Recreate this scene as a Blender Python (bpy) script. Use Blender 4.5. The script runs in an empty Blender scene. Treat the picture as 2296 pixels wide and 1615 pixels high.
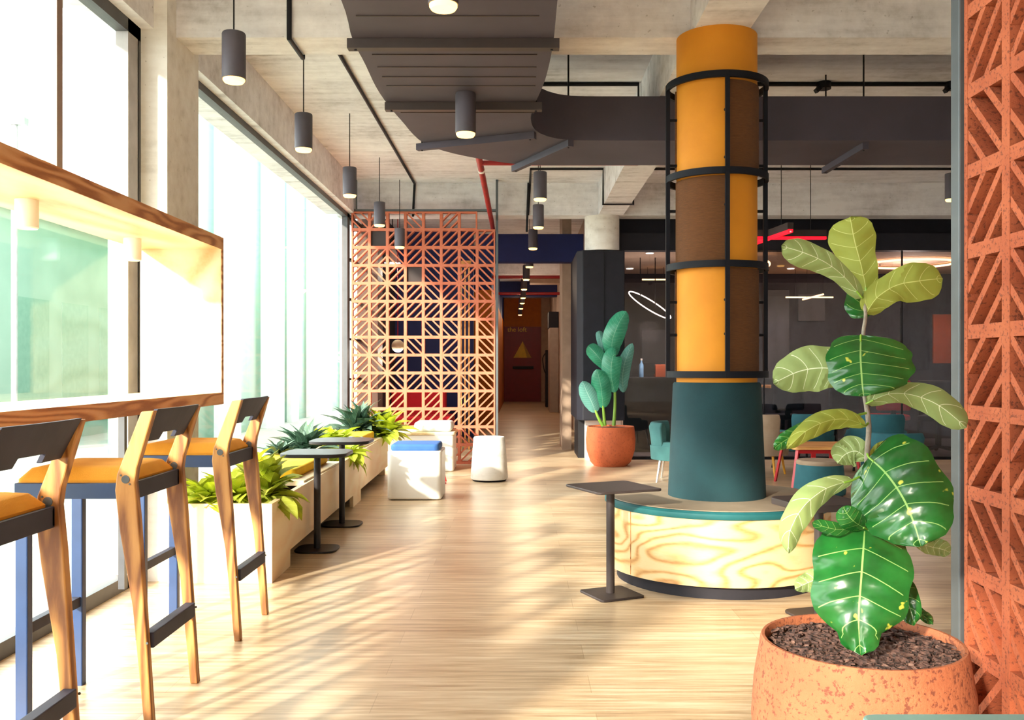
import bpy, bmesh, math, random
from mathutils import Vector, Matrix
random.seed(7)
SC = bpy.context.scene
COL = SC.collection
PI = math.pi

# ------------------------------------------------------------------ camera, sky, sun, exposure
F, PX, PY, CAMZ = 2080.0, 1167.0, 821.0, 1.15
cam_d = bpy.data.cameras.new('camera')
cam = bpy.data.objects.new('camera', cam_d); COL.objects.link(cam)
cam.location = (0, 0, CAMZ); cam.rotation_euler = (PI/2, 0, 0)
cam_d.sensor_width = 36; cam_d.lens = F/2296*36
cam_d.shift_x = -(PX-1148)/2296; cam_d.shift_y = (PY-807.5)/2296
cam_d.clip_start = .05; cam_d.clip_end = 500
SC.camera = cam

w = bpy.data.worlds.new('sky'); SC.world = w; w.use_nodes = True
wn = w.node_tree.nodes; wn['Background'].inputs['Color'].default_value = (.97, 1.0, .98, 1)
wn['Background'].inputs['Strength'].default_value = 6.8

SUN_DIR = Vector((.5, .866, -.345)).normalized()
sd = bpy.data.lights.new('sun', 'SUN'); sun = bpy.data.objects.new('sun', sd); COL.objects.link(sun)
sd.energy = 8.0; sd.color = (1.0, .88, .72); sd.angle = math.radians(2.2)
sun.rotation_euler = SUN_DIR.to_track_quat('-Z', 'Y').to_euler()
sun.location = (-8, -10, 8)

SC.view_settings.view_transform = 'Standard'
SC.view_settings.look = 'None'
SC.view_settings.exposure = 0.5
SC.view_settings.gamma = 1.0
SC.view_settings.use_curve_mapping = False
SC.cycles.max_bounces = 8
SC.cycles.diffuse_bounces = 5
SC.cycles.transparent_max_bounces = 16
SC.cycles.caustics_reflective = False
SC.cycles.caustics_refractive = False
SC.cycles.sample_clamp_indirect = 8

# ------------------------------------------------------------------ helpers: pixel of the photo -> point
def at(x, y, Y): return Vector(((x-PX)/F*Y, Y, CAMZ-(y-PY)/F*Y))
def onz(x, y, Z):
    Y = F*(CAMZ-Z)/(y-PY); return at(x, y, Y)

# ------------------------------------------------------------------ materials
def lin(h):
    h = h.lstrip('#'); o = []
    for i in (0, 2, 4):
        c = int(h[i:i+2], 16)/255
        o.append(c/12.92 if c <= .04045 else ((c+.055)/1.055)**2.4)
    return (*o, 1)
def new_mat(name):
    m = bpy.data.materials.new(name); m.use_nodes = True
    nt = m.node_tree; b = nt.nodes['Principled BSDF']
    return m, nt, b
def link(nt, a, b): nt.links.new(a, b)
def node(nt, t, **kw):
    n = nt.nodes.new(t)
    for k, v in kw.items():
        if k.startswith('i_'):
            n.inputs[k[2:]].default_value = v
        else: setattr(n, k, v)
    return n
def math_n(nt, op, a, b=None):
    n = nt.nodes.new('ShaderNodeMath'); n.operation = op
    for i, v in enumerate((a, b)):
        if v is None: continue
        if isinstance(v, (int, float)): n.inputs[i].default_value = v
        else: nt.links.new(v, n.inputs[i])
    return n.outputs[0]
def mix_c(nt, fac, a, b, typ='MIX'):
    n = nt.nodes.new('ShaderNodeMix'); n.data_type = 'RGBA'; n.blend_type = typ
    if isinstance(fac, (int, float)): n.inputs[0].default_value = fac
    else: nt.links.new(fac, n.inputs[0])
    for s, v in ((6, a), (7, b)):
        if isinstance(v, tuple): n.inputs[s].default_value = v
        else: nt.links.new(v, n.inputs[s])
    return n.outputs[2]
def ramp(nt, fac, stops):
    n = nt.nodes.new('ShaderNodeValToRGB'); e = n.color_ramp.elements
    while len(e) < len(stops): e.new(.5)
    for i, (p, c) in enumerate(stops): e[i].position = p; e[i].color = c
    nt.links.new(fac, n.inputs[0]); return n.outputs[0]
def coords(nt, scale=(1, 1, 1), kind='Object', rot=(0, 0, 0)):
    tc = nt.nodes.new('ShaderNodeTexCoord'); mp = nt.nodes.new('ShaderNodeMapping')
    mp.inputs['Scale'].default_value = scale; mp.inputs['Rotation'].default_value = rot
    nt.links.new(tc.outputs[kind], mp.inputs[0]); return mp.outputs[0]
def noise(nt, co, scale, detail=4, rough=.55):
    n = nt.nodes.new('ShaderNodeTexNoise'); n.inputs['Scale'].default_value = scale
    n.inputs['Detail'].default_value = detail; n.inputs['Roughness'].default_value = rough
    nt.links.new(co, n.inputs['Vector']); return n.outputs['Fac']
def bump(nt, b, h, strength, dist=.01):
    n = nt.nodes.new('ShaderNodeBump'); n.inputs['Strength'].default_value = strength; n.inputs['Distance'].default_value = dist
    nt.links.new(h, n.inputs['Height']); nt.links.new(n.outputs[0], b.inputs['Normal'])

MATS = {}
def plain(name, h, rough=.5, metal=0, h2=None, scale=8, stretch=(1, 1, 1), bmp=0, bscale=60, spec=.5):
    m, nt, b = new_mat(name)
    c1 = lin(h); c2 = lin(h2) if h2 else tuple(min(1, v*.86) for v in c1[:3])+(1,)
    co = coords(nt, stretch)
    f = noise(nt, co, scale)
    col = ramp(nt, f, [(.35, c1), (.68, c2)])
    link(nt, col, b.inputs['Base Color'])
    b.inputs['Roughness'].default_value = rough; b.inputs['Metallic'].default_value = metal
    b.inputs['Specular IOR Level'].default_value = spec
    if bmp: bump(nt, b, noise(nt, co, bscale, 3), bmp)
    MATS[name] = m; return m
def emit(name, h, s):
    m, nt, b = new_mat(name); c = lin(h)
    b.inputs['Base Color'].default_value = c
    b.inputs['Emission Color'].default_value = c; b.inputs['Emission Strength'].default_value = s
    MATS[name] = m; return m
def wood(name, light, mid, dark, stretch, scale=2.0, rings=9, rough=.5, contrast=1.0, bmp=.05, sharp=1):
    """plywood: contour lines of a stretched noise, plus fine fibres"""
    m, nt, b = new_mat(name)
    co = coords(nt, stretch)
    n1 = noise(nt, co, scale, 1.5, .45)
    s = math_n(nt, 'SINE', math_n(nt, 'MULTIPLY', n1, rings*2*PI))
    s = math_n(nt, 'MULTIPLY_ADD', s, .5); s.node.inputs[2].default_value = .5
    if sharp != 1: s = math_n(nt, 'POWER', s, sharp)
    co2 = coords(nt, tuple(v*9 for v in stretch))
    fine = noise(nt, co2, scale*2.2, 3)
    s2 = math_n(nt, 'ADD', math_n(nt, 'MULTIPLY', s, .75*contrast), math_n(nt, 'MULTIPLY', fine, .35))
    col = ramp(nt, s2, [(.2, lin(light)), (.62, lin(mid)), (1.0, lin(dark))])
    link(nt, col, b.inputs['Base Color']); b.inputs['Roughness'].default_value = rough
    if bmp: bump(nt, b, fine, bmp)
    MATS[name] = m; return m
def concrete(name, c1, c2, c3, boards=(.0, .0, 1)):
    m, nt, b = new_mat(name)
    co = coords(nt, (1, 1, 1))
    n1 = noise(nt, co, 1.3, 6, .6); n2 = noise(nt, co, 14, 6, .65)
    n3 = noise(nt, coords(nt, (.6, 5, 5)), 2.0, 4, .6)
    f = math_n(nt, 'ADD', math_n(nt, 'MULTIPLY', n1, .45), math_n(nt, 'ADD', math_n(nt, 'MULTIPLY', n2, .22), math_n(nt, 'MULTIPLY', n3, .38)))
    col = ramp(nt, f, [(.38, lin(c3)), (.5, lin(c2)), (.62, lin(c1))])
    pit = ramp(nt, noise(nt, co, 38, 2, .5), [(.70, (0, 0, 0, 1)), (.76, (1, 1, 1, 1))])
    link(nt, mix_c(nt, math_n(nt, 'MULTIPLY', pit, .35), col, lin('#5a5148')), b.inputs['Base Color'])
    b.inputs['Roughness'].default_value = .85
    bump(nt, b, f, .35, .02)
    MATS[name] = m; return m
def terracotta(name, c1, c2, pits=.5, scale=60):
    m, nt, b = new_mat(name)
    co = coords(nt)
    n1 = noise(nt, co, 6, 4)
    col = ramp(nt, n1, [(.3, lin(c1)), (.7, lin(c2))])
    p = noise(nt, co, scale, 5, .7)
    pit = ramp(nt, p, [(.40, (1, 1, 1, 1)), (.455, (0, 0, 0, 1))])
    link(nt, mix_c(nt, math_n(nt, 'MULTIPLY', pit, pits), col, lin('#5c2a1c')), b.inputs['Base Color'])
    b.inputs['Roughness'].default_value = .8
    bump(nt, b, p, .5, .006)
    MATS[name] = m; return m
def glass(name, tint=(1, 1, 1, 1), gloss=.06):
    m = bpy.data.materials.new(name); m.use_nodes = True; nt = m.node_tree; nt.nodes.clear()
    o = nt.nodes.new('ShaderNodeOutputMaterial'); mx = nt.nodes.new('ShaderNodeMixShader')
    t = nt.nodes.new('ShaderNodeBsdfTransparent'); g = nt.nodes.new('ShaderNodeBsdfGlossy')
    t.inputs[0].default_value = tint; g.inputs['Roughness'].default_value = .02
    mx.inputs[0].default_value = gloss
    link(nt, t.outputs[0], mx.inputs[1]); link(nt, g.outputs[0], mx.inputs[2]); link(nt, mx.outputs[0], o.inputs[0])
    MATS[name] = m; return m
def leaf_mat(name, top, top2, under, vein, uvein, nv=6, slant=.9, rough=.28, trans=.25, specks=False):
    m, nt, b = new_mat(name)
    tc = nt.nodes.new('ShaderNodeTexCoord'); sp = nt.nodes.new('ShaderNodeSeparateXYZ'); link(nt, tc.outputs['UV'], sp.inputs[0])
    u, v = sp.outputs[0], sp.outputs[1]
    av = math_n(nt, 'ABSOLUTE', math_n(nt, 'MULTIPLY', math_n(nt, 'SUBTRACT', v, .5), 2))
    ph = math_n(nt, 'SUBTRACT', math_n(nt, 'MULTIPLY', u, nv), math_n(nt, 'MULTIPLY', math_n(nt, 'POWER', av, 1.35), slant))
    fr = math_n(nt, 'ABSOLUTE', math_n(nt, 'SUBTRACT', math_n(nt, 'FRACT', ph), .5))
    vn = math_n(nt, 'LESS_THAN', fr, .02)
    vn = math_n(nt, 'MULTIPLY', vn, math_n(nt, 'LESS_THAN', av, .88))
    mid = math_n(nt, 'LESS_THAN', av, .02)
    vm = math_n(nt, 'MAXIMUM', vn, mid)
    n1 = noise(nt, tc.outputs['Object'], 14, 3)
    tcol = ramp(nt, n1, [(.35, lin(top)), (.65, lin(top2))])
    if specks:
        n2 = noise(nt, tc.outputs['Object'], 30, 2)
        tcol = mix_c(nt, ramp(nt, n2, [(.70, (0, 0, 0, 1)), (.74, (1, 1, 1, 1))]), tcol, lin('#b5b845'))
    tcol = mix_c(nt, math_n(nt, 'MULTIPLY', vm, .6), tcol, lin(vein))
    ucol = mix_c(nt, n1, lin(under), tuple(c*.8 for c in lin(under)[:3])+(1,))
    ucol = mix_c(nt, math_n(nt, 'MULTIPLY', vm, .8), ucol, lin(uvein))
    g = nt.nodes.new('ShaderNodeNewGeometry')
    col = mix_c(nt, g.outputs['Backfacing'], tcol, ucol)
    link(nt, col, b.inputs['Base Color'])
    rr = math_n(nt, 'MULTIPLY_ADD', g.outputs['Backfacing'], .45); rr.node.inputs[2].default_value = rough
    link(nt, rr, b.inputs['Roughness'])
    out = nt.nodes['Material Output']; tr = nt.nodes.new('ShaderNodeBsdfTranslucent'); mx = nt.nodes.new('ShaderNodeMixShader')
    link(nt, mix_c(nt, .5, col, lin(under)), tr.inputs[0]); mx.inputs[0].default_value = trans
    link(nt, b.outputs[0], mx.inputs[1]); link(nt, tr.outputs[0], mx.inputs[2]); link(nt, mx.outputs[0], out.inputs[0])
    MATS[name] = m; return m

def floor_mat():
    m, nt, b = new_mat('oak_floor')
    co = coords(nt)
    br = nt.nodes.new('ShaderNodeTexBrick'); link(nt, co, br.inputs['Vector'])
    br.inputs['Scale'].default_value = 1; br.inputs['Brick Width'].default_value = 1.5; br.inputs['Row Height'].default_value = .19
    br.inputs['Mortar Size'].default_value = .0018; br.inputs['Color1'].default_value = (.15, .15, .15, 1); br.inputs['Color2'].default_value = (.85, .85, .85, 1)
    br.inputs['Mortar'].default_value = (.3, .3, .3, 1)
    g = noise(nt, coords(nt, (.9, 14, 1)), 3.0, 6, .62)
    big = noise(nt, coords(nt, (.5, 2.2, 1)), 1.3, 3)
    f = math_n(nt, 'ADD', math_n(nt, 'MULTIPLY', g, .62), math_n(nt, 'ADD', math_n(nt, 'MULTIPLY', big, .3), math_n(nt, 'MULTIPLY', br.outputs['Color'], .08)))
    col = ramp(nt, f, [(.36, lin('#9f8264')), (.5, lin('#c7ac8a')), (.63, lin('#dfccb0'))])
    col = mix_c(nt, math_n(nt, 'MULTIPLY', br.outputs['Fac'], .25), col, lin('#8a6c48'))
    link(nt, col, b.inputs['Base Color'])
    rr = math_n(nt, 'MULTIPLY_ADD', g, .2); rr.node.inputs[2].default_value = .24
    link(nt, rr, b.inputs['Roughness'])
    b.inputs['Specular IOR Level'].default_value = .5
    bump(nt, b, g, .05, .003)
    MATS['oak_floor'] = m; return m

floor_mat()
concrete('concrete', '#efeef2', '#dcdade', '#b0adae')
concrete('concrete_pale', '#f0eeea', '#e4e0da', '#c6c0b8')
plain('white_plaster', '#efe9df', .8)
plain('charcoal_frame', '#4a4a4e', .5, h2='#3f3f44')
plain('pale_frame', '#a8a3a3', .5, h2='#96918f')
plain('brown_mullion', '#8d7468', .5, h2='#7f675c')
glass('window_glass', (.98, 1, .99, 1), .045)
glass('partition_glass', (.78, .76, .79, 1), .055)
plain('duct_grey', '#504b57', .6, h2='#47434e', scale=2, spec=.25)
plain('black_metal', '#131318', .55, h2='#18181d', spec=.25)
plain('table_black', '#1f1c20', .42, h2='#262226', spec=.35)
plain('table_brown', '#3f3635', .5, h2='#393130', spec=.3)
plain('steel_grey', '#5a6064', .45, metal=.3, h2='#50565a')
plain('cage_black', '#0c0e17', .6, h2='#10121b', spec=.2)
plain('red_pipe_paint', '#a3141d', .4, h2='#8a1018')
plain('pendant_grey', '#55505a', .6, h2='#4c4850')
emit('warm_bulb', '#ffc064', 4)
emit('dim_bulb', '#ffe0b0', 5)
emit('neon_red', '#ff0a1c', 2.2)
emit('neon_core', '#ff5a58', 4)
emit('ring_white', '#fff2e0', 3)
emit('ring_warm', '#ffc080', 5)
emit('downlight', '#fff0d8', 6)
wood('counter_wood', '#f0e2c2', '#ead4a8', '#d3b27c', (1.2, .35, 1.2), 1.6, 7, .5)
wood('edge_wood', '#eab57c', '#dc9c62', '#b0703e', (3, .8, 6), 1.8, 8, .45, 1.1)
wood('ply_wood', '#f2dab4', '#ecca9e', '#d2a470', (2.2, .7, 2.2), 1.3, 7, .55, .45)
wood('drum_wood', '#dcc090', '#d2a66c', '#a8682e', (.8, .8, 2.8), 1.8, 12, .5, .85, sharp=2.2)
wood('stool_wood', '#c08c4e', '#a9743c', '#7c4a20', (6, 6, .7), 1.8, 8, .45, 1.1)
wood('table_wood', '#eab06a', '#dfa05a', '#c07f3c', (.7, 4, 4), 1.5, 5, .5)
plain('stool_blue', '#213d6c', .4, h2='#1c355f')
plain('stool_grey', '#3c3e4e', .55, h2='#343645', spec=.25)
plain('mustard_fabric', '#e8a12c', .85, h2='#dc9422', bmp=.15, bscale=300)
plain('yellow_fabric', '#f6c81e', .85, h2='#edb814', bmp=.15, bscale=300)
plain('blue_fabric', '#3765a8', .85, h2='#2f5a9a', bmp=.15, bscale=300)
plain('pale_fabric', '#dfe4e2', .9, h2='#d2d8d6', bmp=.15, bscale=300)
plain('lamp_white', '#fbf8f4', .5, h2='#f8f4ee')
plain('pillar_shade_brown', '#4e3022', .7, h2='#43291d')  # far pillar's shade put into its base colour as dark brown
plain('white_paint', '#f1ede6', .45, h2='#ebe6de')
plain('teal_fabric', '#11383e', .9, h2='#0e3036', scale=5, bmp=.2, bscale=250)
plain('teal_seat', '#186065', .6, h2='#145458')
plain('seat_taupe', '#9c8a76', .7, h2='#90806c')
plain('dark_plinth', '#2a282e', .7, spec=.2)
plain('column_yellow', '#dd8f16', .7, h2='#cf820f', scale=3, bmp=.1, bscale=30)
plain('cord_brown', '#6d421a', .8, h2='#5a3413', scale=30, stretch=(1, 1, 14), bmp=.6, bscale=40)
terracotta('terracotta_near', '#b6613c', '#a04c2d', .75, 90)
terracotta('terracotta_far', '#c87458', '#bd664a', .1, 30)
terracotta('terracotta_pot', '#a86441', '#945233', .8, 80)
terracotta('terracotta_pot_smooth', '#c4643c', '#b05630', .3, 40)
m, nt, b = new_mat('bark_soil')
co = coords(nt); vo = nt.nodes.new('ShaderNodeTexVoronoi'); vo.inputs['Scale'].default_value = 60; link(nt, co, vo.inputs['Vector'])
link(nt, ramp(nt, noise(nt, co, 45, 4), [(.3, lin('#33211e')), (.55, lin('#5c4038')), (.75, lin('#8a6a5c'))]), b.inputs['Base Color'])
b.inputs['Roughness'].default_value = .9; bump(nt, b, vo.outputs['Distance'], 1.0, .02); MATS['bark_soil'] = m
plain('navy_wall', '#0d1d5c', .7)
plain('orange_wall', '#c0680f', .7)
plain('maroon_door', '#7c0a16', .5)
plain('dark_ceiling', '#3a3030', .8)
plain('pod_black', '#1f1f28', .6, h2='#1b1b23', spec=.25)
plain('room_dark', '#332f37', .85, h2='#2a262e')
plain('room_ceiling', '#d0b8a0', .8)
plain('carpet_grey', '#6a6668', .95, h2='#58555a', scale=80)
plain('panel_grey', '#57585c', .7)
plain('orange_panel', '#a84a20', .7)
plain('red_fabric', '#c01426', .85)
plain('teal_chair', '#39696a', .9, h2='#315e5f')
plain('deep_teal_chair', '#2d6570', .9, h2='#275a64')
plain('beige_fabric', '#a8937d', .9, h2='#9b8670')
plain('chrome', '#d8d8da', .2, metal=.9)
plain('yellow_leg', '#e0a02a', .5)
plain('red_paint', '#c4101c', .4)
plain('pale_teal', '#6d8d88', .5, h2='#668580')
plain('beige_wall', '#b39a86', .8)
plain('cabinet_grey', '#a79c92', .6)
plain('sign_yellow', '#e8b018', .5)
plain('sign_amber', '#b07a14', .5)
plain('stem_bark', '#8d8478', .8, h2='#6f675c', scale=40, bmp=.4, bscale=120)
plain('plant_stem', '#7fa93a', .5)
plain('cream_shade', '#efe2bd', .6)
plain('blue_bottle', '#7fb2dc', .3)
plain('facade_green', '#48755f', .4, h2='#5c8a76', scale=.6, stretch=(1, 3, .3))
plain('pavilion_glass', '#86a094', .3, h2='#93ab9f')
plain('pavilion_green', '#a0afa6', .5, h2='#b0bdb5', scale=.8)
plain('facade_white', '#d8e2dc', .6)
plain('outdoor_ground', '#8a8f86', .9)
plain('hedge_green', '#31553c', .9, h2='#4a6f50', scale=2)
leaf_mat('fig_leaf', '#114a1b', '#1c6328', '#7f9a55', '#a9d27a', '#dfe9b8', specks=True, rough=.22, trans=.15)
leaf_mat('fig_leaf_pale', '#4f8a2a', '#6b9c34', '#8ca062', '#cfe09a', '#e6edcf', trans=.25)
leaf_mat('fig_leaf_lime', '#6f8a2c', '#839c38', '#98a343', '#cddc7a', '#d5dc8a', trans=.35)
leaf_mat('banana_leaf', '#2a8a66', '#3a9a7a', '#5c9a90', '#9fd6b8', '#b4dcd0', nv=16, slant=1.5, rough=.3)
leaf_mat('lime_leaf', '#9fb41c', '#bfc72c', '#bcc940', '#d6de6a', '#d6de7a', trans=.35)
leaf_mat('olive_leaf', '#7a8f1c', '#a3ad26', '#acb440', '#c8cf6a', '#c8cf7a', trans=.3)
leaf_mat('dark_leaf', '#213d2c', '#365341', '#56705c', '#86a596', '#96b0a4', trans=.15)

# ------------------------------------------------------------------ mesh builder
ORG = {}
class MB:
    def __init__(self): self.v = []; self.f = []; self.uv = {}
    def add(self, vs, fs):
        n = len(self.v); self.v += [tuple(p) for p in vs]; self.f += [tuple(i+n for i in q) for q in fs]; return self
    def box(self, x0, x1, y0, y1, z0, z1):
        return self.add([(x, y, z) for z in (z0, z1) for y in (y0, y1) for x in (x0, x1)],
                        [(0, 2, 3, 1), (4, 5, 7, 6), (0, 1, 5, 4), (2, 6, 7, 3), (0, 4, 6, 2), (1, 3, 7, 5)])
    def bar(self, a, b, w, h, up=(0, 0, 1)):
        a, b = Vector(a), Vector(b); d = (b-a).normalized(); s = d.cross(Vector(up))
        if s.length < 1e-4: s = d.cross(Vector((0, 1, 0)))
        s.normalize(); u = s.cross(d); vs = []
        for p in (a, b):
            for su, ss in ((-1, -1), (-1, 1), (1, 1), (1, -1)): vs.append(p+u*su*h/2+s*ss*w/2)
        return self.add(vs, [(0, 1, 2, 3), (7, 6, 5, 4), (0, 4, 5, 1), (1, 5, 6, 2), (2, 6, 7, 3), (3, 7, 4, 0)])
    def cyl(self, a, b, r0, r1=None, n=20, caps=True):
        a, b = Vector(a), Vector(b); r1 = r0 if r1 is None else r1; d = (b-a).normalized()
        s = d.cross(Vector((0, 0, 1))); s = Vector((1, 0, 0)) if s.length < 1e-4 else s.normalized(); u = d.cross(s)
        vs = []
        for p, r in ((a, r0), (b, r1)):
            for i in range(n):
                t = 2*PI*i/n; vs.append(p+(s*math.cos(t)+u*math.sin(t))*r)
        fs = [(i, (i+1) % n, n+(i+1) % n, n+i) for i in range(n)]
        if caps: fs += [tuple(range(n-1, -1, -1)), tuple(range(n, 2*n))]
        return self.add(vs, fs)
    def tube(self, pts, r, n=10, taper=None):
        pts = [Vector(p) for p in pts]; k = len(pts); vs = []; pr = None
        for i, p in enumerate(pts):
            d = (pts[min(i+1, k-1)]-pts[max(i-1, 0)]).normalized()
            if pr is None:
                pr = d.cross(Vector((0, 0, 1)))
                if pr.length < 1e-3: pr = d.cross(Vector((1, 0, 0)))
            s = (pr-d*pr.dot(d)).normalized(); u = d.cross(s); pr = s
            rr = r if taper is None else r+(taper-r)*i/(k-1)
            for j in range(n):
                t = 2*PI*j/n; vs.append(p+(s*math.cos(t)+u*math.sin(t))*rr)
        fs = [(i*n+j, i*n+(j+1) % n, (i+1)*n+(j+1) % n, (i+1)*n+j) for i in range(k-1) for j in range(n)]
        fs += [tuple(range(n-1, -1, -1)), tuple(range((k-1)*n, k*n))]
        return self.add(vs, fs)
    def lathe(self, prof, n=40, c=(0, 0, 0), a0=0, a1=2*PI, close=False):
        full = abs(a1-a0-2*PI) < 1e-6; m = n if full else n+1; vs = []
        for r, z in prof:
            for i in range(m):
                t = a0+(a1-a0)*i/n; vs.append((c[0]+r*math.sin(t), c[1]-r*math.cos(t), c[2]+z))
        fs = []; k = len(prof)
        for j in range(k-1 if not close else k):
            for i in range(n):
                i2 = (i+1) % m if full else i+1
                a = j*m; bb = ((j+1) % k)*m
                fs.append((a+i, a+i2, bb+i2, bb+i))
        if not full and close:
            fs += [tuple(j*m for j in range(k)), tuple(j*m+n for j in range(k-1, -1, -1))]
        return self.add(vs, fs)
    def prism(self, poly, z0, z1, axis='z'):
        n = len(poly); mp = {'z': lambda p, z: (p[0], p[1], z), 'y': lambda p, z: (p[0], z, p[1]), 'x': lambda p, z: (z, p[0], p[1])}[axis]
        vs = [mp(p, z0) for p in poly]+[mp(p, z1) for p in poly]
        return self.add(vs, [tuple(range(n-1, -1, -1)), tuple(range(n, 2*n))]+[(i, (i+1) % n, n+(i+1) % n, n+i) for i in range(n)])
    def sphere(self, c, r, n=20, m=12, sz=1):
        prof = [(max(1e-4, r*math.sin(PI*i/m)), -r*sz*math.cos(PI*i/m)) for i in range(m+1)]
        return self.lathe(prof, n, c)
    def grid(self, fn, nu, nv):
        n0 = len(self.v)
        for i in range(nu+1):
            for j in range(nv+1):
                u, v = i/nu, j/nv; self.v.append(tuple(fn(u, v))); self.uv[n0+i*(nv+1)+j] = (u, v)
        for i in range(nu):
            for j in range(nv):
                a = n0+i*(nv+1)+j; self.f.append((a, a+1, a+nv+2, a+nv+1))
        return self
    def build(self, name, mat, parent=None, smooth=False, bevel=0, world=True, fix=True, sub=0, seg=2):
        me = bpy.data.meshes.new(name)
        vs = [Vector(p) for p in self.v]
        if parent is None:
            lo = Vector((min(p[i] for p in vs) for i in range(3))); hi = Vector((max(p[i] for p in vs) for i in range(3)))
            o0 = Vector(((lo.x+hi.x)/2, (lo.y+hi.y)/2, lo.z))
        else: o0 = ORG.get(parent.name, Vector((0, 0, 0))) if world else Vector((0, 0, 0))
        me.from_pydata([p-o0 for p in vs], [], self.f)
        if self.uv:
            ul = me.uv_layers.new(name='uv')
            for lp in me.loops: ul.data[lp.index].uv = self.uv.get(lp.vertex_index, (0, 0))
        if fix:
            bm = bmesh.new(); bm.from_mesh(me); bmesh.ops.recalc_face_normals(bm, faces=bm.faces); bm.to_mesh(me); bm.free()
        me.materials.append(MATS[mat])
        o = bpy.data.objects.new(name, me); COL.objects.link(o)
        if parent is None: o.location = o0
        else: o.parent = parent
        ORG[o.name] = o0 if parent is None else (ORG.get(parent.name, Vector((0, 0, 0))) if world else Vector((0, 0, 0)))
        if smooth:
            for p in me.polygons: p.use_smooth = True
            try: me.set_sharp_from_angle(angle=math.radians(38))
            except Exception: pass
        if bevel:
            md = o.modifiers.new('edge', 'BEVEL'); md.width = bevel; md.segments = seg; md.limit_method = 'ANGLE'; md.angle_limit = math.radians(35)
        if sub:
            md = o.modifiers.new('soft', 'SUBSURF'); md.levels = sub; md.render_levels = sub
        return o
def tag(o, label, cat, group=None):
    o['label'] = label; o['category'] = cat
    if group: o['group'] = group
    return o
def thing(name, label, cat, loc=(0, 0, 0), rot=0, group=None):
    o = bpy.data.objects.new(name, None); COL.objects.link(o); o.empty_display_size = .1
    o.location = loc; o.rotation_euler = (0, 0, rot); ORG[o.name] = Vector(loc)
    return tag(o, label, cat, group)
def struct(o): o['kind'] = 'structure'; return o
def dup(root, loc, rot=None, label=None, scale=None):
    r = root.copy(); COL.objects.link(r); r.location = loc
    if rot is not None: r.rotation_euler = (0, 0, rot)
    if label: r['label'] = label
    if scale: r.scale = (scale,)*3
    for ch in list(root.children):
        c = ch.copy(); COL.objects.link(c); c.parent = r
        for g in list(ch.children):
            d = g.copy(); COL.objects.link(d); d.parent = c
    return r
def rrect(cx, cy, w, d, r, rot=0, k=6):
    pts = []
    for sx, sy, a in ((1, 1, 0), (-1, 1, 90), (-1, -1, 180), (1, -1, 270)):
        for i in range(k+1):
            t = math.radians(a+90*i/k); pts.append((sx*(w/2-r)+r*math.cos(t), sy*(d/2-r)+r*math.sin(t)))
    c, s = math.cos(rot), math.sin(rot)
    return [(cx+x*c-y*s, cy+x*s+y*c) for x, y in pts]
def catmull(pts, n=6):
    P = [Vector(p) for p in pts]; out = []
    for i in range(len(P)-1):
        p0, p1, p2, p3 = P[max(i-1, 0)], P[i], P[i+1], P[min(i+2, len(P)-1)]
        for k in range(n):
            t = k/n
            out.append(.5*((2*p1)+(p2-p0)*t+(2*p0-5*p1+4*p2-p3)*t*t+(3*p1-p0-3*p2+p3)*t**3))
    out.append(P[-1]); return out
def interp(tab, u):
    for (a, va), (b2, vb) in zip(tab, tab[1:]):
        if u <= b2:
            t = (u-a)/(b2-a) if b2 > a else 0; t = t*t*(3-2*t)*.5+t*.5
            return va+(vb-va)*t
    return tab[-1][1]

# ------------------------------------------------------------------ the setting
WX, SLAB, BEAM = -2.03, 3.34, 2.95
struct(MB().box(-2.2, 7.2, -7, 31, -.1, 0).build('floor', 'oak_floor'))
struct(MB().box(-2.4, 7.2, -7, 31, SLAB, SLAB+.2).build('ceiling', 'concrete'))
struct(MB().box(-60, -2.25, -30, 80, -.5, -.3).build('outside_ground', 'outdoor_ground'))
# transverse and lengthwise beams
n = 1
for y0, y1 in ((-1.0, -.72), (5.08, 5.36), (11.08, 11.36)):
    struct(MB().box(-2.2, 7.1, y0, y1, BEAM, SLAB).build('trim_%d' % n, 'concrete')); n += 1
for x0, x1, y0, y1 in ((-2.3, -1.957, -7, 4.95), (-2.3, -1.957, 5.43, 11.0), (.93, 1.225, -.72, 5.08), (.93, 1.225, 5.36, 11.08), (.93, 1.225, -7, -1)):
    struct(MB().box(x0, x1, y0, y1, BEAM, SLAB).build('trim_%d' % n, 'concrete')); n += 1
struct(MB().box(-2.1, -1.885, 4.95, 5.43, 0, SLAB).build('concrete_pillar', 'concrete_pale'))
struct(MB().box(-2.06, -1.80, 11.7, 12.1, 0, SLAB).build('shaded_pillar', 'pillar_shade_brown'))  # pillar behind the screen; its shaded look is painted in, not a timber finish
struct(MB().box(-2.06, -2.0, 12.1, 17, 0, SLAB).build('wall_left', 'room_dark'))

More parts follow.
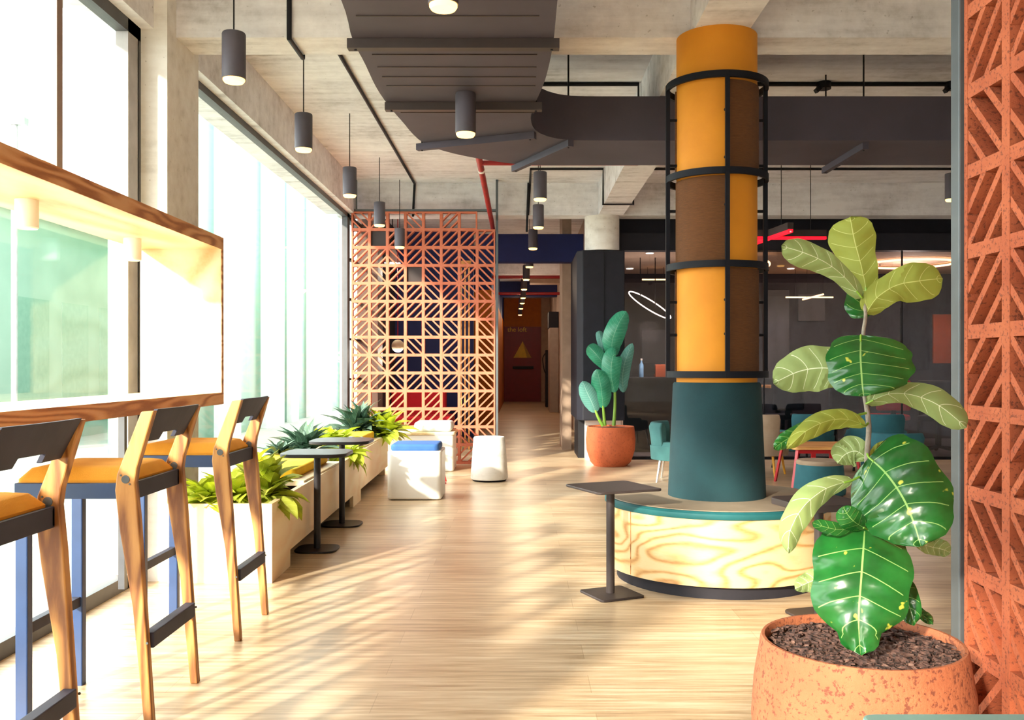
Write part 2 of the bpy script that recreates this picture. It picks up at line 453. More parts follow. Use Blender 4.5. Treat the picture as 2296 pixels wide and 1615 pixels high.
def window(name, y0, y1, posts, muntins=(), thin=.035, sill=.07, head=.07, post_mat='charcoal_frame'):
    g = struct(MB().box(WX-.012, WX-.004, y0, y1, .02, BEAM-.02).build(name, 'window_glass'))
    f = MB().box(WX-.06, WX+.004, y0, y1, 0, sill).box(WX-.06, WX+.004, y0, y1, BEAM-head, BEAM)
    f.build('window_frame', 'charcoal_frame', g)
    for a, b2, z0, z1, mt in posts:
        MB().box(WX-.06, WX+.004, a, b2, z0, z1).build('window_post', mt, g)
    for z in muntins:
        MB().box(WX-.03, WX+.015, y0, y1, z-.012, z+.012).build('muntin', 'black_metal', g)
    return g
P1 = [(4.86, 4.92, 0, BEAM, 'pale_frame'), (4.91, 4.95, 0, BEAM, 'charcoal_frame'), (4.79, 4.86, 0, BEAM, 'pale_frame')]
P1 += [(4.08-.81*k-.026, 4.08-.81*k+.026, 1.86, BEAM, 'brown_mullion') for k in range(5)]
P1 += [(y-.03, y+.03, .07, BEAM, 'charcoal_frame') for y in (-.3, -1.9, -3.5, -5.1, -6.9)]
window('window_1', -7, 4.95, P1)
window('window_2', 5.43, 11.02, [(5.43, 5.49, 0, BEAM, 'charcoal_frame'), (10.86, 11.02, 0, BEAM, 'charcoal_frame')], head=.05)
window('window_3', 11.02, 11.7, [], [.518, .994, 1.47, 1.946, 2.422, 2.9])

# walls at the far end: screened corner, corridor, meeting rooms
struct(MB().box(-2.03, -.75, 14.8, 14.95, 0, SLAB).build('wall_back', 'navy_wall'))
struct(MB().box(-2.03, -.53, 17, 30, 0, 2.55).build('wall_left', 'orange_wall'))
struct(MB().box(-2.03, -.53, 17, 30, 2.55, SLAB).build('wall_left', 'navy_wall'))
struct(MB().box(-.6, .85, 12.5, 12.72, 2.555, 2.93).build('trim_20', 'navy_wall'))
struct(MB().box(-.53, .95, 24, 24.3, 2.95, SLAB).build('trim_21', 'navy_wall'))
struct(MB().box(-.53, .95, 18.2, 18.5, 2.95, SLAB).build('trim_22', 'concrete'))
struct(MB().box(.575, .70, 12.75, 13.6, 0, SLAB).build('trim_23', 'beige_wall'))
struct(MB().box(.95, 1.1, 13.6, 30, 0, SLAB).build('wall_right', 'beige_wall'))
struct(MB().box(-.53, .95, 30, 30.2, 0, SLAB).build('wall_back', 'orange_wall'))
struct(MB().box(.67, .95, 29.9, 29.99, 0, SLAB).build('wall_back', 'beige_wall'))
struct(MB().box(-1.2, 7.2, -7.2, -7, 0, SLAB).build('wall_front', 'white_plaster'))
struct(MB().box(7.0, 7.2, -7, 15, 0, SLAB).build('wall_right', 'concrete'))
struct(MB().box(1.1, 7.0, 14.6, 14.8, 0, SLAB).build('wall_back', 'room_dark'))
struct(MB().box(1.1, 1.25, 12.5, 14.6, 0, SLAB).build('wall_left', 'room_dark'))
struct(MB().box(1.25, 7.0, 11.56, 14.6, 2.6, 2.66).build('ceiling', 'room_ceiling'))
struct(MB().box(1.25, 7.0, 11.5, 14.6, 0, .012).build('floor', 'carpet_grey'))
struct(MB().box(1.1, 7.0, 11.56, 11.66, 2.66, SLAB).build('wall_back', 'pod_black'))
struct(MB().box(1.02, 7.0, 11.37, 11.54, 2.57, 2.78).build('trim_24', 'pod_black'))
struct(MB().box(1.25, 7.0, 11.40, 11.46, .0, .035).build('baseboard_back', 'black_metal'))
g = struct(MB().box(1.25, 7.0, 11.425, 11.435, .035, 2.57).build('wall_glass', 'partition_glass'))
MB().box(1.245, 1.262, 11.41, 11.45, .035, 2.57).build('glass_edge', 'white_paint', g)
for x in (3.0, 4.7): MB().box(x-.006, x+.006, 11.415, 11.445, .035, 2.57).build('glass_joint', 'black_metal', g)
# round concrete pillar over the black pod
struct(MB().cyl((.985, 11.22, 2.535), (.985, 11.22, BEAM), .21, n=40).build('concrete_pillar', 'concrete_pale', smooth=True))

struct(MB().box(6.93, 6.99, 11.5, 14.6, .012, 2.6).build('wall_right', 'room_dark'))
# outdoors, seen washed out through the glass
fa = thing('office_building', 'pale green glass building across the street with white vertical bands', 'building', (-6, 22, -.3))
MB().box(-6.45, -6.05, 14.5, 44, -.3, 9).build('facade', 'facade_green', fa)
for a, b2 in ((14.5, 14.9), (15.5, 16.2), (18.3, 19.6), (21.6, 23.2), (24.0, 24.7), (26.2, 29), (31, 34)):
    MB().box(-6.06, -5.9, a, b2, -.3, 9).build('wall_band', 'facade_white', fa)
low = thing('glass_pavilion', 'low pale green pavilion outside the bar counter window', 'building', (-9, 18, -.3))
for a, z0, z1 in ((16.6, 0, 2.4), (18.2, 0, 2.4), (19.8, 0, 2.4)): MB().box(-9.03, -8.99, a, a+1.1, z0, z1).build('window', 'pavilion_glass', low)
MB().box(-16, -9, 15.2, 24.5, -.3, 3.9).build('facade', 'pavilion_green', low)
MB().box(-16.1, -8.85, 15.1, 24.6, 3.9, 4.1).build('roof', 'facade_white', low)
lp = thing('street_lamp', 'grey street lamp outside above the wooden bar frame', 'street lamp', (-8.4, 15.4, -.3))
MB().cyl((-8.4, 15.4, -.3), (-8.4, 15.4, 5.2), .05).build('pole', 'pale_frame', lp)
MB().box(-8.6, -8.2, 15.33, 15.47, 5.15, 5.27).build('lamp_head', 'pale_frame', lp)

# ------------------------------------------------------------------ yellow column, cage, round bench
CX, CY = 1.078, 5.1
c = thing('round_column', 'mustard yellow round concrete column rising from the round bench', 'column', (CX, CY, .4))
MB().cyl((CX, CY, .43), (CX, CY, BEAM), .218, n=64).build('shaft', 'column_yellow', c, smooth=True)
cg = thing('column_cage', 'black metal cage of rings and bars around the mustard column', 'cage', (CX, CY, 1.1))
RZ = [2.675, 2.172, 1.686, 1.105]
for i, z in enumerate(RZ):
    h = .018
    MB().lathe([(.262, z-h), (.278, z-h), (.278, z+h), (.262, z+h)], 64, (CX, CY, 0), close=True).build('ring', 'cage_black', cg, smooth=True)
for a in range(4):
    t = a*PI/2; x, y = CX+.268*math.sin(t), CY-.268*math.cos(t)
    MB().box(x-.011, x+.011, y-.011, y+.011, 1.09, 2.69).build('bar', 'cage_black', cg)
    for z in (1.32, 1.5, 2.0, 2.25, 2.5):
        MB().cyl((CX+.215*math.sin(t), CY-.215*math.cos(t), z), (x, y, z), .008, n=8).build('bracket', 'cage_black', cg)
for (z0, z1), quads in (((2.19, 2.66), (0, 2)), ((1.70, 2.155), (3, 1)), ((1.12, 1.67), (0, 2))):
    for q in quads:
        o = MB().lathe([(.2185, z0), (.226, z0), (.226, z1), (.2185, z1)], 18, (CX, CY, 0), q*PI/2+.02, (q+1)*PI/2-.02, close=True).build('woven_panel', 'cord_brown', cg, smooth=True)
        o['label'] = 'dark brown woven panel'
bn = thing('round_bench', 'round bench with curved plywood drum and tall teal upholstered backrest around the column', 'bench', (CX, CY, 0))
MB().lathe([(.25, .0), (.545, .0), (.545, .075), (.25, .075)], 72, (CX, CY, 0), close=True).build('plinth', 'dark_plinth', bn, smooth=True)
o = MB().lathe([(.3, .07), (.598, .07), (.598, .405), (.3, .405)], 96, (CX, CY, 0), close=True).build('drum', 'drum_wood', bn, smooth=True)
for ang in (-1.02, .9, 2.6):
    MB().bar((CX+.599*math.sin(ang), CY-.599*math.cos(ang), .075), (CX+.599*math.sin(ang), CY-.599*math.cos(ang), .4), .004, .003).build('panel_joint', 'edge_wood', bn)
MB().lathe([(.24, .40), (.605, .40), (.612, .41), (.612, .428), (.60, .438), (.24, .438)], 96, (CX, CY, 0), close=True).build('seat_rim', 'teal_seat', bn, smooth=True)
MB().lathe([(.24, .436), (.585, .436), (.58, .441), (.24, .441)], 96, (CX, CY, 0), close=True).build('seat', 'seat_taupe', bn, smooth=True)
MB().lathe([(.222, .44), (.264, .44), (.262, .5), (.237, 1.05), (.230, 1.062), (.219, 1.062)], 72, (CX, CY, 0), close=True).build('backrest', 'teal_fabric', bn, smooth=True)

# ------------------------------------------------------------------ ducts, pipes, struts
duct = thing('air_duct', 'wide grey air duct bending under the ceiling toward the mustard column', 'duct', (0, 5.5, 2.65))
Z0, Z1 = 2.65, 2.945
def dp(x, y): p = onz(x, y, Z0); return (p.x, p.y)
L = [(-.74, 1.5), (-.745, 3.0)]+[dp(*p) for p in ((765, 0), (790, 88), (817, 140), (843, 195), (872, 238), (905, 276), (925, 300), (952, 322), (1000, 340), (1080, 357), (1180, 370))]+[(.45, 6.93), (6.4, 6.93)]
R = [(.16, 1.5), (.155, 3.0)]+[dp(*p) for p in ((1250, 0), (1240, 100), (1225, 170), (1212, 205), (1196, 240), (1190, 266), (1197, 288), (1215, 301), (1250, 311), (1300, 315))]+[(.8, 6.17), (6.4, 6.17)]
Ls = [(p.x, p.y) for p in catmull([(a, b2, 0) for a, b2 in L[1:-1]], 4)]
Rs = [(p.x, p.y) for p in catmull([(a, b2, 0) for a, b2 in R[1:-1]], 4)]
def resample(pts, k):
    ds = [0]
    for a, b2 in zip(pts, pts[1:]): ds.append(ds[-1]+math.dist(a, b2))
    out = []; j = 0
    for i in range(k+1):
        s = ds[-1]*i/k
        while j < len(ds)-2 and ds[j+1] < s: j += 1
        t = (s-ds[j])/max(1e-9, ds[j+1]-ds[j]); out.append((pts[j][0]+(pts[j+1][0]-pts[j][0])*t, pts[j][1]+(pts[j+1][1]-pts[j][1])*t))
    return out
Ls = [L[0]]+resample(Ls, 40)+[L[-1]]; Rs = [R[0]]+resample(Rs, 40)+[R[-1]]
mb = MB(); k = len(Ls)
vs = []
for (a, b2) in zip(Ls, Rs): vs += [(a[0], a[1], Z0), (b2[0], b2[1], Z0), (b2[0], b2[1], Z1), (a[0], a[1], Z1)]
fs = [(0, 1, 2, 3), (4*(k-1)+3, 4*(k-1)+2, 4*(k-1)+1, 4*(k-1))]
for i in range(k-1):
    for j in range(4): fs.append((4*i+j, 4*i+4+j, 4*i+4+(j+1) % 4, 4*i+(j+1) % 4))
mb.add(vs, fs).build('duct_body', 'duct_grey', duct, smooth=True)
for y in (35, 122, 150, 172, 192, 252):
    a = onz(PX, y, Z0).y
    xl = min(p[0] for p in Ls if abs(p[1]-a) < .3); 
    MB().box(xl+.06, .08, a-.004, a+.004, Z0-.004, Z0+.002).build('seam', 'table_brown', duct)
def strut(a, b2, rods=True, mt='table_brown', wd=.05):
    s = MB().bar((a.x, a.y, Z0-.023), (b2.x, b2.y, Z0-.023), wd, .044).build('support_strut', mt, duct)
    d = (b2-a).normalized()
    for p in (a+d*.035, b2-d*.035):
        if rods: MB().cyl((p.x, p.y, Z0-.05), (p.x, p.y, SLAB), .006, n=8).build('hanger_rod', 'black_metal', s)
strut(onz(780, 89, Z0), onz(1254, 89, Z0)); strut(onz(864, 231, Z0), onz(1215, 231, Z0))
strut(onz(936, 323, Z0), onz(1200, 296, Z0), mt='duct_grey', wd=.04); strut(onz(1152, 372, Z0), onz(1280, 313, Z0), mt='duct_grey', wd=.04)
strut(onz(1848, 376, Z0), onz(1941, 319, Z0), mt='duct_grey', wd=.04)

def conduit(name, pts, label, r=.014, mat='black_metal', cat='conduit'):
    return tag(MB().tube(pts, r, 10).build(name, mat, smooth=True), label, cat)
XA = -1.262
conduit('conduit', [(XA, 2.2, SLAB-.015), (XA, 5.06, SLAB-.015), (XA, 5.062, BEAM-.015), (XA, 5.376, BEAM-.015), (XA, 5.376, SLAB-.015), (XA, 11.06, SLAB-.015), (XA-.02, 11.06, BEAM-.02)],
        'long black conduit stepping around the concrete beams beside the wide duct')
YB = 7.16
conduit('conduit', [(.1, YB, SLAB-.015), (.91, YB, SLAB-.015), (.912, YB, BEAM-.015), (1.245, YB, BEAM-.015), (1.245, YB, SLAB-.015), (6.4, YB, SLAB-.015)],
        'black ceiling conduit with two junction boxes above the dark duct branch', .016)
YC = 10.24
conduit('conduit', [(.09, 11.06, BEAM+.0), (.113, 11.05, SLAB-.015), (.113, YC, SLAB-.015), (.912, YC, SLAB-.015), (.912, YC, BEAM-.015), (1.245, YC, BEAM-.015), (1.245, YC, SLAB-.015), (6.4, YC, SLAB-.015)],
        'black conduit dipping under the far lengthwise beam below the duct branch', .014)
conduit('conduit', [at(1185, 410, 11.05), at(1181, 520, 11.05)], 'short black conduit drop on the far beam beside the pendant row', .014)
for x, lab in ((1847, 'black junction box on the ceiling conduit just past the mustard column'), (2135, 'black junction box on the ceiling conduit beside the steel post')):
    p = at(x, 187, YB); t = thing('junction_box', lab, 'junction box', p)
    MB().cyl(p+Vector((0, 0, -.045)), (p.x, p.y, SLAB), .055, n=16).build('box', 'black_metal', t)
    MB().bar(p+Vector((-.03, -.02, -.03)), p+Vector((-.075, -.04, -.075)), .03, .03).build('nozzle', 'black_metal', t)
rp = thing('sprinkler_pipe', 'red sprinkler pipe running under the far beam above the terracotta screen', 'pipe', (-.3, 8, 2.88))
MB().tube([(-.345, 7.5, 2.88), (-.345, 11.0, 2.88), (-.36, 14.7, 2.88)], .028, 12).build('main_pipe', 'red_pipe_paint', rp, smooth=True)
MB().tube([(-.345, 7.9, 2.88), (1.0, 7.9, 2.88)], .022, 12).build('branch_pipe', 'red_pipe_paint', rp, smooth=True)
MB().cyl((-.345, 8.15, 2.88), (-.345, 8.2, 2.88), .034, n=14).build('clamp', 'white_paint', rp)
MB().cyl((-.345, 8.17, 2.9), (-.345, 8.17, SLAB), .006, n=8).build('hanger_rod', 'black_metal', rp)
for y, z, r, lab in ((17.2, 2.80, .03, 'first red pipe crossing the corridor ceiling'), (21.5, 2.83, .035, 'farther red pipe crossing the corridor ceiling before the maroon door')):
    tag(MB().tube([(-.53, y, z), (.95, y, z)], r, 10).build('sprinkler_pipe', 'red_pipe_paint', smooth=True), lab, 'pipe')
struct(MB().box(.2, .95, 19.5, 20, 2.9, SLAB).build('trim_25', 'beige_wall'))

# ------------------------------------------------------------------ pendants
def make_pendant(D, zb, H, mat_b='warm_bulb'):
    t = thing('pendant_lamp', '', 'pendant lamp', (0, 0, zb))
    prof = [(D*.30, .02), (D*.46, .012), (D*.5, .012), (D*.5, H-.006), (D*.47, H), (.004, H)]
    mb = MB(); nn = 40; vs = []
    for r, z in prof:
        for i in range(nn): vs.append((r*(1-.02*(i % 2))*math.cos(2*PI*i/nn), r*(1-.02*(i % 2))*math.sin(2*PI*i/nn), z))
    mb.add(vs, [(j*nn+i, j*nn+(i+1) % nn, (j+1)*nn+(i+1) % nn, (j+1)*nn+i) for j in range(len(prof)-1) for i in range(nn)])
    mb.build('shade', 'pendant_grey', t, world=False, smooth=True)
    MB().lathe([(.001, -.006), (D*.40, -.006), (D*.46, .004), (D*.46, .03), (.001, .03)], 32).build('diffuser', mat_b, t, world=False, smooth=True)
    MB().cyl((0, 0, H-.005), (0, 0, SLAB-zb), .004, n=8).build('cord', 'black_metal', t, world=False)
    return t
base = make_pendant(.12, 2.62, .25)
spots = [(-1.48, 4.79, 'closest grey pendant lamp of the window row, hanging before the first beam'),
         (-1.48, 6.33, 'second grey pendant lamp of the window row, beyond the first beam'),
         (-1.48, 8.04, 'third grey pendant lamp of the window row, near the end of the glass'),
         (-1.48, 9.74, 'fourth grey pendant lamp of the window row, in front of the screen top corner')]
for i, (x, y, lab) in enumerate(spots):
    if i == 0: base.location = (x, y, 2.62); base['label'] = lab; base['group'] = 'grey pendant lamps'
    else: dup(base, (x, y, 2.62), label=lab)
def hang(x, ybot, wpx, lab, D=.12, Y=None):
    Y = Y or F*D/wpx; p = at(x, ybot, Y)
    return dup(base, (p.x, p.y, p.z), label=lab)
short = make_pendant(.113, 2.5, .232); 
q = make_pendant(.12, 2.55, .225)
q.location = at(896, 556, 10.75); q['label'] = 'fifth and last grey pendant lamp of the window row, against the terracotta screen'; q['group'] = 'grey pendant lamps'
for ch in q.children:
    if ch.name.startswith('cord'): ch.scale = (1, 1, 1); 
p = at(1044, 304, 5.1); short.location = p
short['label'] = 'grey pendant lamp fixed under the duct bend'; short['group'] = 'grey pendant lamps'
for ch in list(short.children):
    if ch.name.startswith('cord'): bpy.data.objects.remove(ch)
MB().cyl((0, 0, .228), (0, 0, 2.652-p.z), .03, n=16).build('mount', 'pendant_grey', short, world=False)
p2 = at(994, 18, 3.42)
s2 = dup(short, p2, label='grey pendant lamp fixed under the duct, at the top edge of the view')
hang(1211, 449, 29, 'grey pendant lamp on the corridor axis, first of that row beyond the duct', Y=8.24)
hang(1207, 512, 24.5, 'grey pendant lamp on the corridor axis, before the far beam', Y=9.93)
hang(1195, 559, 21, 'grey pendant lamp on the corridor axis, just past the far beam', Y=11.9)
hang(1187, 600, 18, 'grey pendant lamp on the corridor axis, under the navy bulkhead', Y=13.8)
for y, x, lab in ((628, 1180, 'first tiny pendant lamp inside the corridor'), (650, 1175, 'second tiny pendant lamp inside the corridor'), (669, 1173, 'third tiny pendant lamp inside the corridor'),
                  (681, 1171, 'fourth tiny pendant lamp inside the corridor'), (693, 1168, 'fifth tiny pendant lamp inside the corridor'), (707, 1166, 'last tiny pendant lamp of the corridor, before the maroon door')):
    Yk = F*1.47/(821-y); p = at(x, y, Yk); pk = dup(base, (p.x, p.y, p.z), label=lab)
    ld = bpy.data.lights.new('lamp_light', 'POINT'); ld.energy = 15; ld.color = (1, .78, .55); ld.shadow_soft_size = .05
    lo = bpy.data.objects.new('lamp_light', ld); COL.objects.link(lo); lo.parent = pk; lo.location = (0, 0, -.03)
hang(2134, 450, 29, 'grey pendant lamp beside the steel post, below the duct branch', Y=8.6)

# ------------------------------------------------------------------ terracotta screens
def tile_bars(mb, T, P, s, ch, w, d, frame=True):
    """one tile: P(u,v) -> point on the screen plane; ch the way the bars lean"""
    pass
def lattice(cols, rows, pitch, pat, P, depth_vec, fw, bw):
    """open tiles with a square rim and three leaning bars; P(u, v) in tile units"""
    mb = MB(); dv = Vector(depth_vec)
    def strip(a, b2, wd, back=0):
        a, b2 = Vector(a)+dv*back, Vector(b2)+dv*back; d = (b2-a).normalized(); nrm = d.cross(dv.normalized()).normalized()*wd/2
        vs = [a-nrm, b2-nrm, b2+nrm, a+nrm]; vs += [p+dv*(1-2*back) for p in vs]
        mb.add(vs, [(0, 1, 2, 3), (7, 6, 5, 4), (0, 4, 5, 1), (1, 5, 6, 2), (2, 6, 7, 3), (3, 7, 4, 0)])
    for r in range(rows):
        for c2 in range(cols):
            ch = pat(r, c2)
            if ch == ' ': continue
            i = .5*fw/pitch*.98
            for (a, b2) in (((c2, r), (c2+1, r)), ((c2, r+1), (c2+1, r+1)), ((c2, r), (c2, r+1)), ((c2+1, r), (c2+1, r+1))):
                da, db = (i*.5 if a[0] == b2[0] else 0), (i*.5 if a[1] == b2[1] else 0)
                sx = 1 if (a[0] == c2) else -1; sy = 1 if a[1] == r else -1
                hz = a[1] == b2[1]; e2 = i if hz else 0; strip(P(a[0]+da*sx+e2, a[1]+db*sy), P(b2[0]+da*sx-e2, b2[1]+db*sy), fw/2, .012 if hz else 0)
            if ch in '/\\':
                for cc in (.55, 1.0, 1.45):
                    t0, t1 = max(0, cc-1)+i*.7, min(1, cc)-i*.7
                    # '/' : points with u + v = cc where v counts down
                    a, b2 = (t0, cc-t0), (t1, cc-t1)
                    if ch == '\\': a, b2 = (1-a[0], a[1]), (1-b2[0], b2[1])
                    strip(P(c2+a[0], r+a[1]), P(c2+b2[0], r+b2[1]), bw, .03)
    return mb
SY = 10.93; TP = .2108; SX0 = -1.985; SZ1 = 2.965
PAT = ["\\/O\\O/O ", "/S//////", "//\\/\\/\\\\", "/\\/S\\\\/\\", "//\\/\\/\\\\", "////////", "/\\OO\\\\O\\", "\\/O\\O/O\\", "/\\/O\\\\/\\", "//\\/\\/\\\\", "/O/O/O//", "////////", "/O/\\O/\\\\", "/\\/O\\///"]
scr = thing('terracotta_screen', 'tall open terracotta tile screen in a dark frame beside the corridor', 'room divider', (SX0+.85, SY, 0))
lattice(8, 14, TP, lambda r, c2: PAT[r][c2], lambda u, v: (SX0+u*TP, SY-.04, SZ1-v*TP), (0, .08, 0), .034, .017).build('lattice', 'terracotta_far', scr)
for r, row in enumerate(PAT):
    for c2, ch in enumerate(row):
        if ch == 'S':
            o = MB().box(SX0+(c2+.06)*TP, SX0+(c2+.94)*TP, SY-.01, SY+.03, SZ1-(r+.94)*TP, SZ1-(r+.06)*TP).build('closed_tile', 'dark_ceiling', scr); o['label'] = 'closed dark brown tile'
fz = SZ1-14*TP
MB().box(SX0-.01, SX0+8*TP+.02, SY-.05, SY+.05, 0, fz+.005).build('base_rail', 'terracotta_far', scr)
MB().box(SX0-.03, SX0+8*TP+.035, SY-.03, SY+.03, SZ1+.004, SZ1+.03).build('top_rail', 'steel_grey', scr)
MB().box(SX0+8*TP+.008, SX0+8*TP+.036, SY-.04, SY+.04, 0, SLAB).build('post', 'steel_grey', scr)
MB().box(SX0+.045, SX0+.06, SY-.02, SY+.02, SZ1+.03, SLAB).build('hanger', 'steel_grey', scr)

TQ = .2165; GX = 1.21; GY = 2.53; GZ = 1.242+9*TQ
COLS = {0: "/\\//\\//\\/////\\\\//", 1: "\\//\\/\\/\\\\/\\/\\\\\\\\/"}
def pat2(r, c2):
    if c2 == 0: return "/\\/\\///\\/////\\\\/"[r] if r < 16 else '/'
    if c2 == 1: return "/\\/\\//\\\\//\\\\\\\\\\/"[r] if r < 16 else '/'
    return random.choice('/\\')
near = thing('terracotta_screen', 'rough red terracotta tile screen rising beside the steel post, behind the fig pot', 'room divider', (GX, GY-.9, 0))
# rows count down from the slab: row index 6 spans z 1.242+3*TQ .. +2*TQ
ZT = 1.242+9*TQ
def pr(r, c2):
    k = 8-r      # k = 0 is the row just above z = 1.242
    t0 = {5: '/', 4: '\\', 3: '/', 2: '\\', 1: '/', 0: '/', -1: '/', -2: '/', -3: '\\', -4: '\\', -5: '/'}
    t1 = {5: '\\', 4: '/', 3: '/', 2: '\\', 1: '\\', 0: '\\', -1: '\\', -2: '/', -3: '\\', -4: '\\', -5: '\\'}
    return (t0 if c2 == 0 else t1 if c2 == 1 else {}).get(k, random.choice('/\\'))
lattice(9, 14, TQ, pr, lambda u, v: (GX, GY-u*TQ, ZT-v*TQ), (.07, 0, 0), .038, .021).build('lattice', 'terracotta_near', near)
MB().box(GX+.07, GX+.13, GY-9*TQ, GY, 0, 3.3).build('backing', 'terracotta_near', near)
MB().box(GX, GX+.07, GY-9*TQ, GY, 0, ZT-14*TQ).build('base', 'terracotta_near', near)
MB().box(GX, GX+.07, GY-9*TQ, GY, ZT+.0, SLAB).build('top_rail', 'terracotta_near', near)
tag(MB().box(GX-.012, GX+.17, GY+.005, GY+.055, 0, SLAB).build('steel_post', 'steel_grey', bevel=.004), 'slim grey steel post at the end of the rough terracotta screen', 'post')

# ------------------------------------------------------------------ bar frame at the window, spot lamps
CF = -1.55
ct = thing('bar_counter', 'box-like wooden bar counter frame standing against the window behind the stools', 'bar counter', (-1.8, 3, .94))
MB().box(-1.97, CF, .4, 4.83, .954, 1.012).build('counter_top', 'counter_wood', ct)
MB().box(-1.97, CF, .4, 4.83, 1.755, 1.815).build('top_board', 'counter_wood', ct)
MB().box(-1.97, CF, 4.805, 4.83, 1.012, 1.755).build('end_panel', 'counter_wood', ct)
MB().box(-1.97, CF, .4, .425, 1.012, 1.755).build('end_panel', 'counter_wood', ct)
for z0, z1 in ((.952, 1.013), (1.754, 1.817)):
    o = MB().box(CF, CF+.004, .4, 4.833, z0, z1).build('edge_strip', 'edge_wood', ct)
MB().box(CF, CF+.004, 4.80, 4.833, 1.012, 1.755).build('edge_strip', 'edge_wood', ct)
for y in (1.2, 4.5): MB().bar((-1.93, y, .07), (-1.93, y, .954), .03, .03).build('bracket', 'charcoal_frame', ct)
for px, Yl, lab in ((60, 3.38, 'white spot lamp under the bar frame, nearer the open end'), (297, 4.40, 'white spot lamp under the bar frame, beside its end panel')):
    x = (px-PX)/F*Yl
    t = thing('spot_lamp', lab, 'spot lamp', (x, Yl, 1.65), group='white spot lamps under the bar frame')
    MB().lathe([(.026, 1.655), (.036, 1.65), (.04, 1.655), (.04, 1.755), (.001, 1.755)], 28, (x, Yl, 0)).build('shade', 'lamp_white', t, smooth=True)
    MB().cyl((x, Yl, 1.66), (x, Yl, 1.668), .03, n=20).build('bulb', 'downlight', t)

# ------------------------------------------------------------------ bar stools
def make_stool():
    t = thing('bar_stool', '', 'bar stool', (0, 0, 0))
    left = [(.195, 0), (.158, .385), (.118, .62), (.102, .755), (.108, .805), (.185, 1.005)]
    right = [(.226, 1.008), (.172, .825), (.166, .78), (.178, .66), (.196, .385), (.222, 0)]
    for s in (-1, 1):
        leg = MB().prism(left+right, s*.205-.016, s*.205+.016, 'y').build('rear_leg', 'stool_wood', t, world=False, bevel=.004)
        yb = s*.205-.0165
        for bx, bz, r in ((.137, .79, .013), (.122, .803, .003), (.15, .775, .003), (.205, .27, .004)):
            for sd2 in (-1, 1):
                MB().cyl((bx, s*.205+sd2*.0158, bz), (bx, s*.205+sd2*.018, bz), r, n=14).build('bolt', 'steel_grey', leg, world=False)
        MB().prism(rrect(-.205, s*.185, .04, .034, .004, 0, 2), 0, .735).build('front_leg', 'stool_blue', t, world=False)
    # seat frame of four rails
    for s in (-1, 1): MB().box(-.228, .155, s*.205-s*.016-.012, s*.205-s*.016+.012-.0, .725, .775).build('side_rail', 'stool_blue', t, world=False, bevel=.002)
    MB().box(-.228, -.204, -.177, .177, .725, .775).build('front_rail', 'stool_blue', t, world=False)
    MB().box(.125, .155, -.19, .19, .722, .778).build('rear_rail', 'stool_grey', t, world=False, bevel=.002)
    # cushion: chamfered pad
    mb = MB(); prof = [(0, .775), (0, .785), (.03, .818), (.06, .824)]
    vs = []
    for ins, z in prof:
        for p in rrect(-.045, 0, .37-2*ins*.9, .372-2*ins, .02, 0, 3): vs.append((p[0], p[1], z))
    m2 = len(vs)//len(prof)
    fs = [(j*m2+i, j*m2+(i+1) % m2, (j+1)*m2+(i+1) % m2, (j+1)*m2+i) for j in range(len(prof)-1) for i in range(m2)]
    fs += [tuple(range(m2-1, -1, -1)), tuple(range((len(prof)-1)*m2, len(prof)*m2))]
    mb.add(vs, fs).build('cushion', 'mustard_fabric', t, world=False, smooth=True)
    # backrest board with a notch, slightly bowed
    def bx(z): return .150+(z-.90)*(.205-.150)/.105
    mb = MB(); ys = [-.189, -.13, -.068, -.065, 0, .065, .068, .13, .189]
    zb = [.905, .905, .905, .929, .929, .929, .905, .905, .905]
    vs = []
    for y, zl in zip(ys, zb):
        bow = .012*(1-(y/.189)**2)
        for z in (zl, 1.012):
            vs.append((bx(z)+.006+bow, y, z)); vs.append((bx(z)+.020+bow, y, z))
    fs = []
    for i in range(len(ys)-1):
        a = 4*i; b2 = a+4; fs += [(a, b2, b2+2, a+2), (a+1, a+3, b2+3, b2+1), (a, a+1, b2+1, b2), (a+2, b2+2, b2+3, a+3)]
    e = 4*(len(ys)-1); fs += [(0, 2, 3, 1), (e, e+1, e+3, e+2)]
    mb.add(vs, fs).build('backrest', 'stool_grey', t, world=False, bevel=.002)
    MB().box(.178, .214, -.19, .19, .245, .295).build('footrest', 'stool_grey', t, world=False, bevel=.003)
    MB().box(-.218, -.192, -.17, .17, .285, .32).build('front_stretcher', 'stool_grey', t, world=False)
    return t
st = make_stool(); st.location = (-1.39, 4.09, 0); st['group'] = 'bar stools along the wooden counter'
st['label'] = 'farthest of the three bar stools, nearest the planter, mustard seat and dark backrest'
dup(st, (-1.39, 3.165, 0), label='middle one of the three wooden bar stools at the counter')
dup(st, (-1.39, 2.27, 0), label='bar stool at the open end of the counter, cut off by the picture edge')

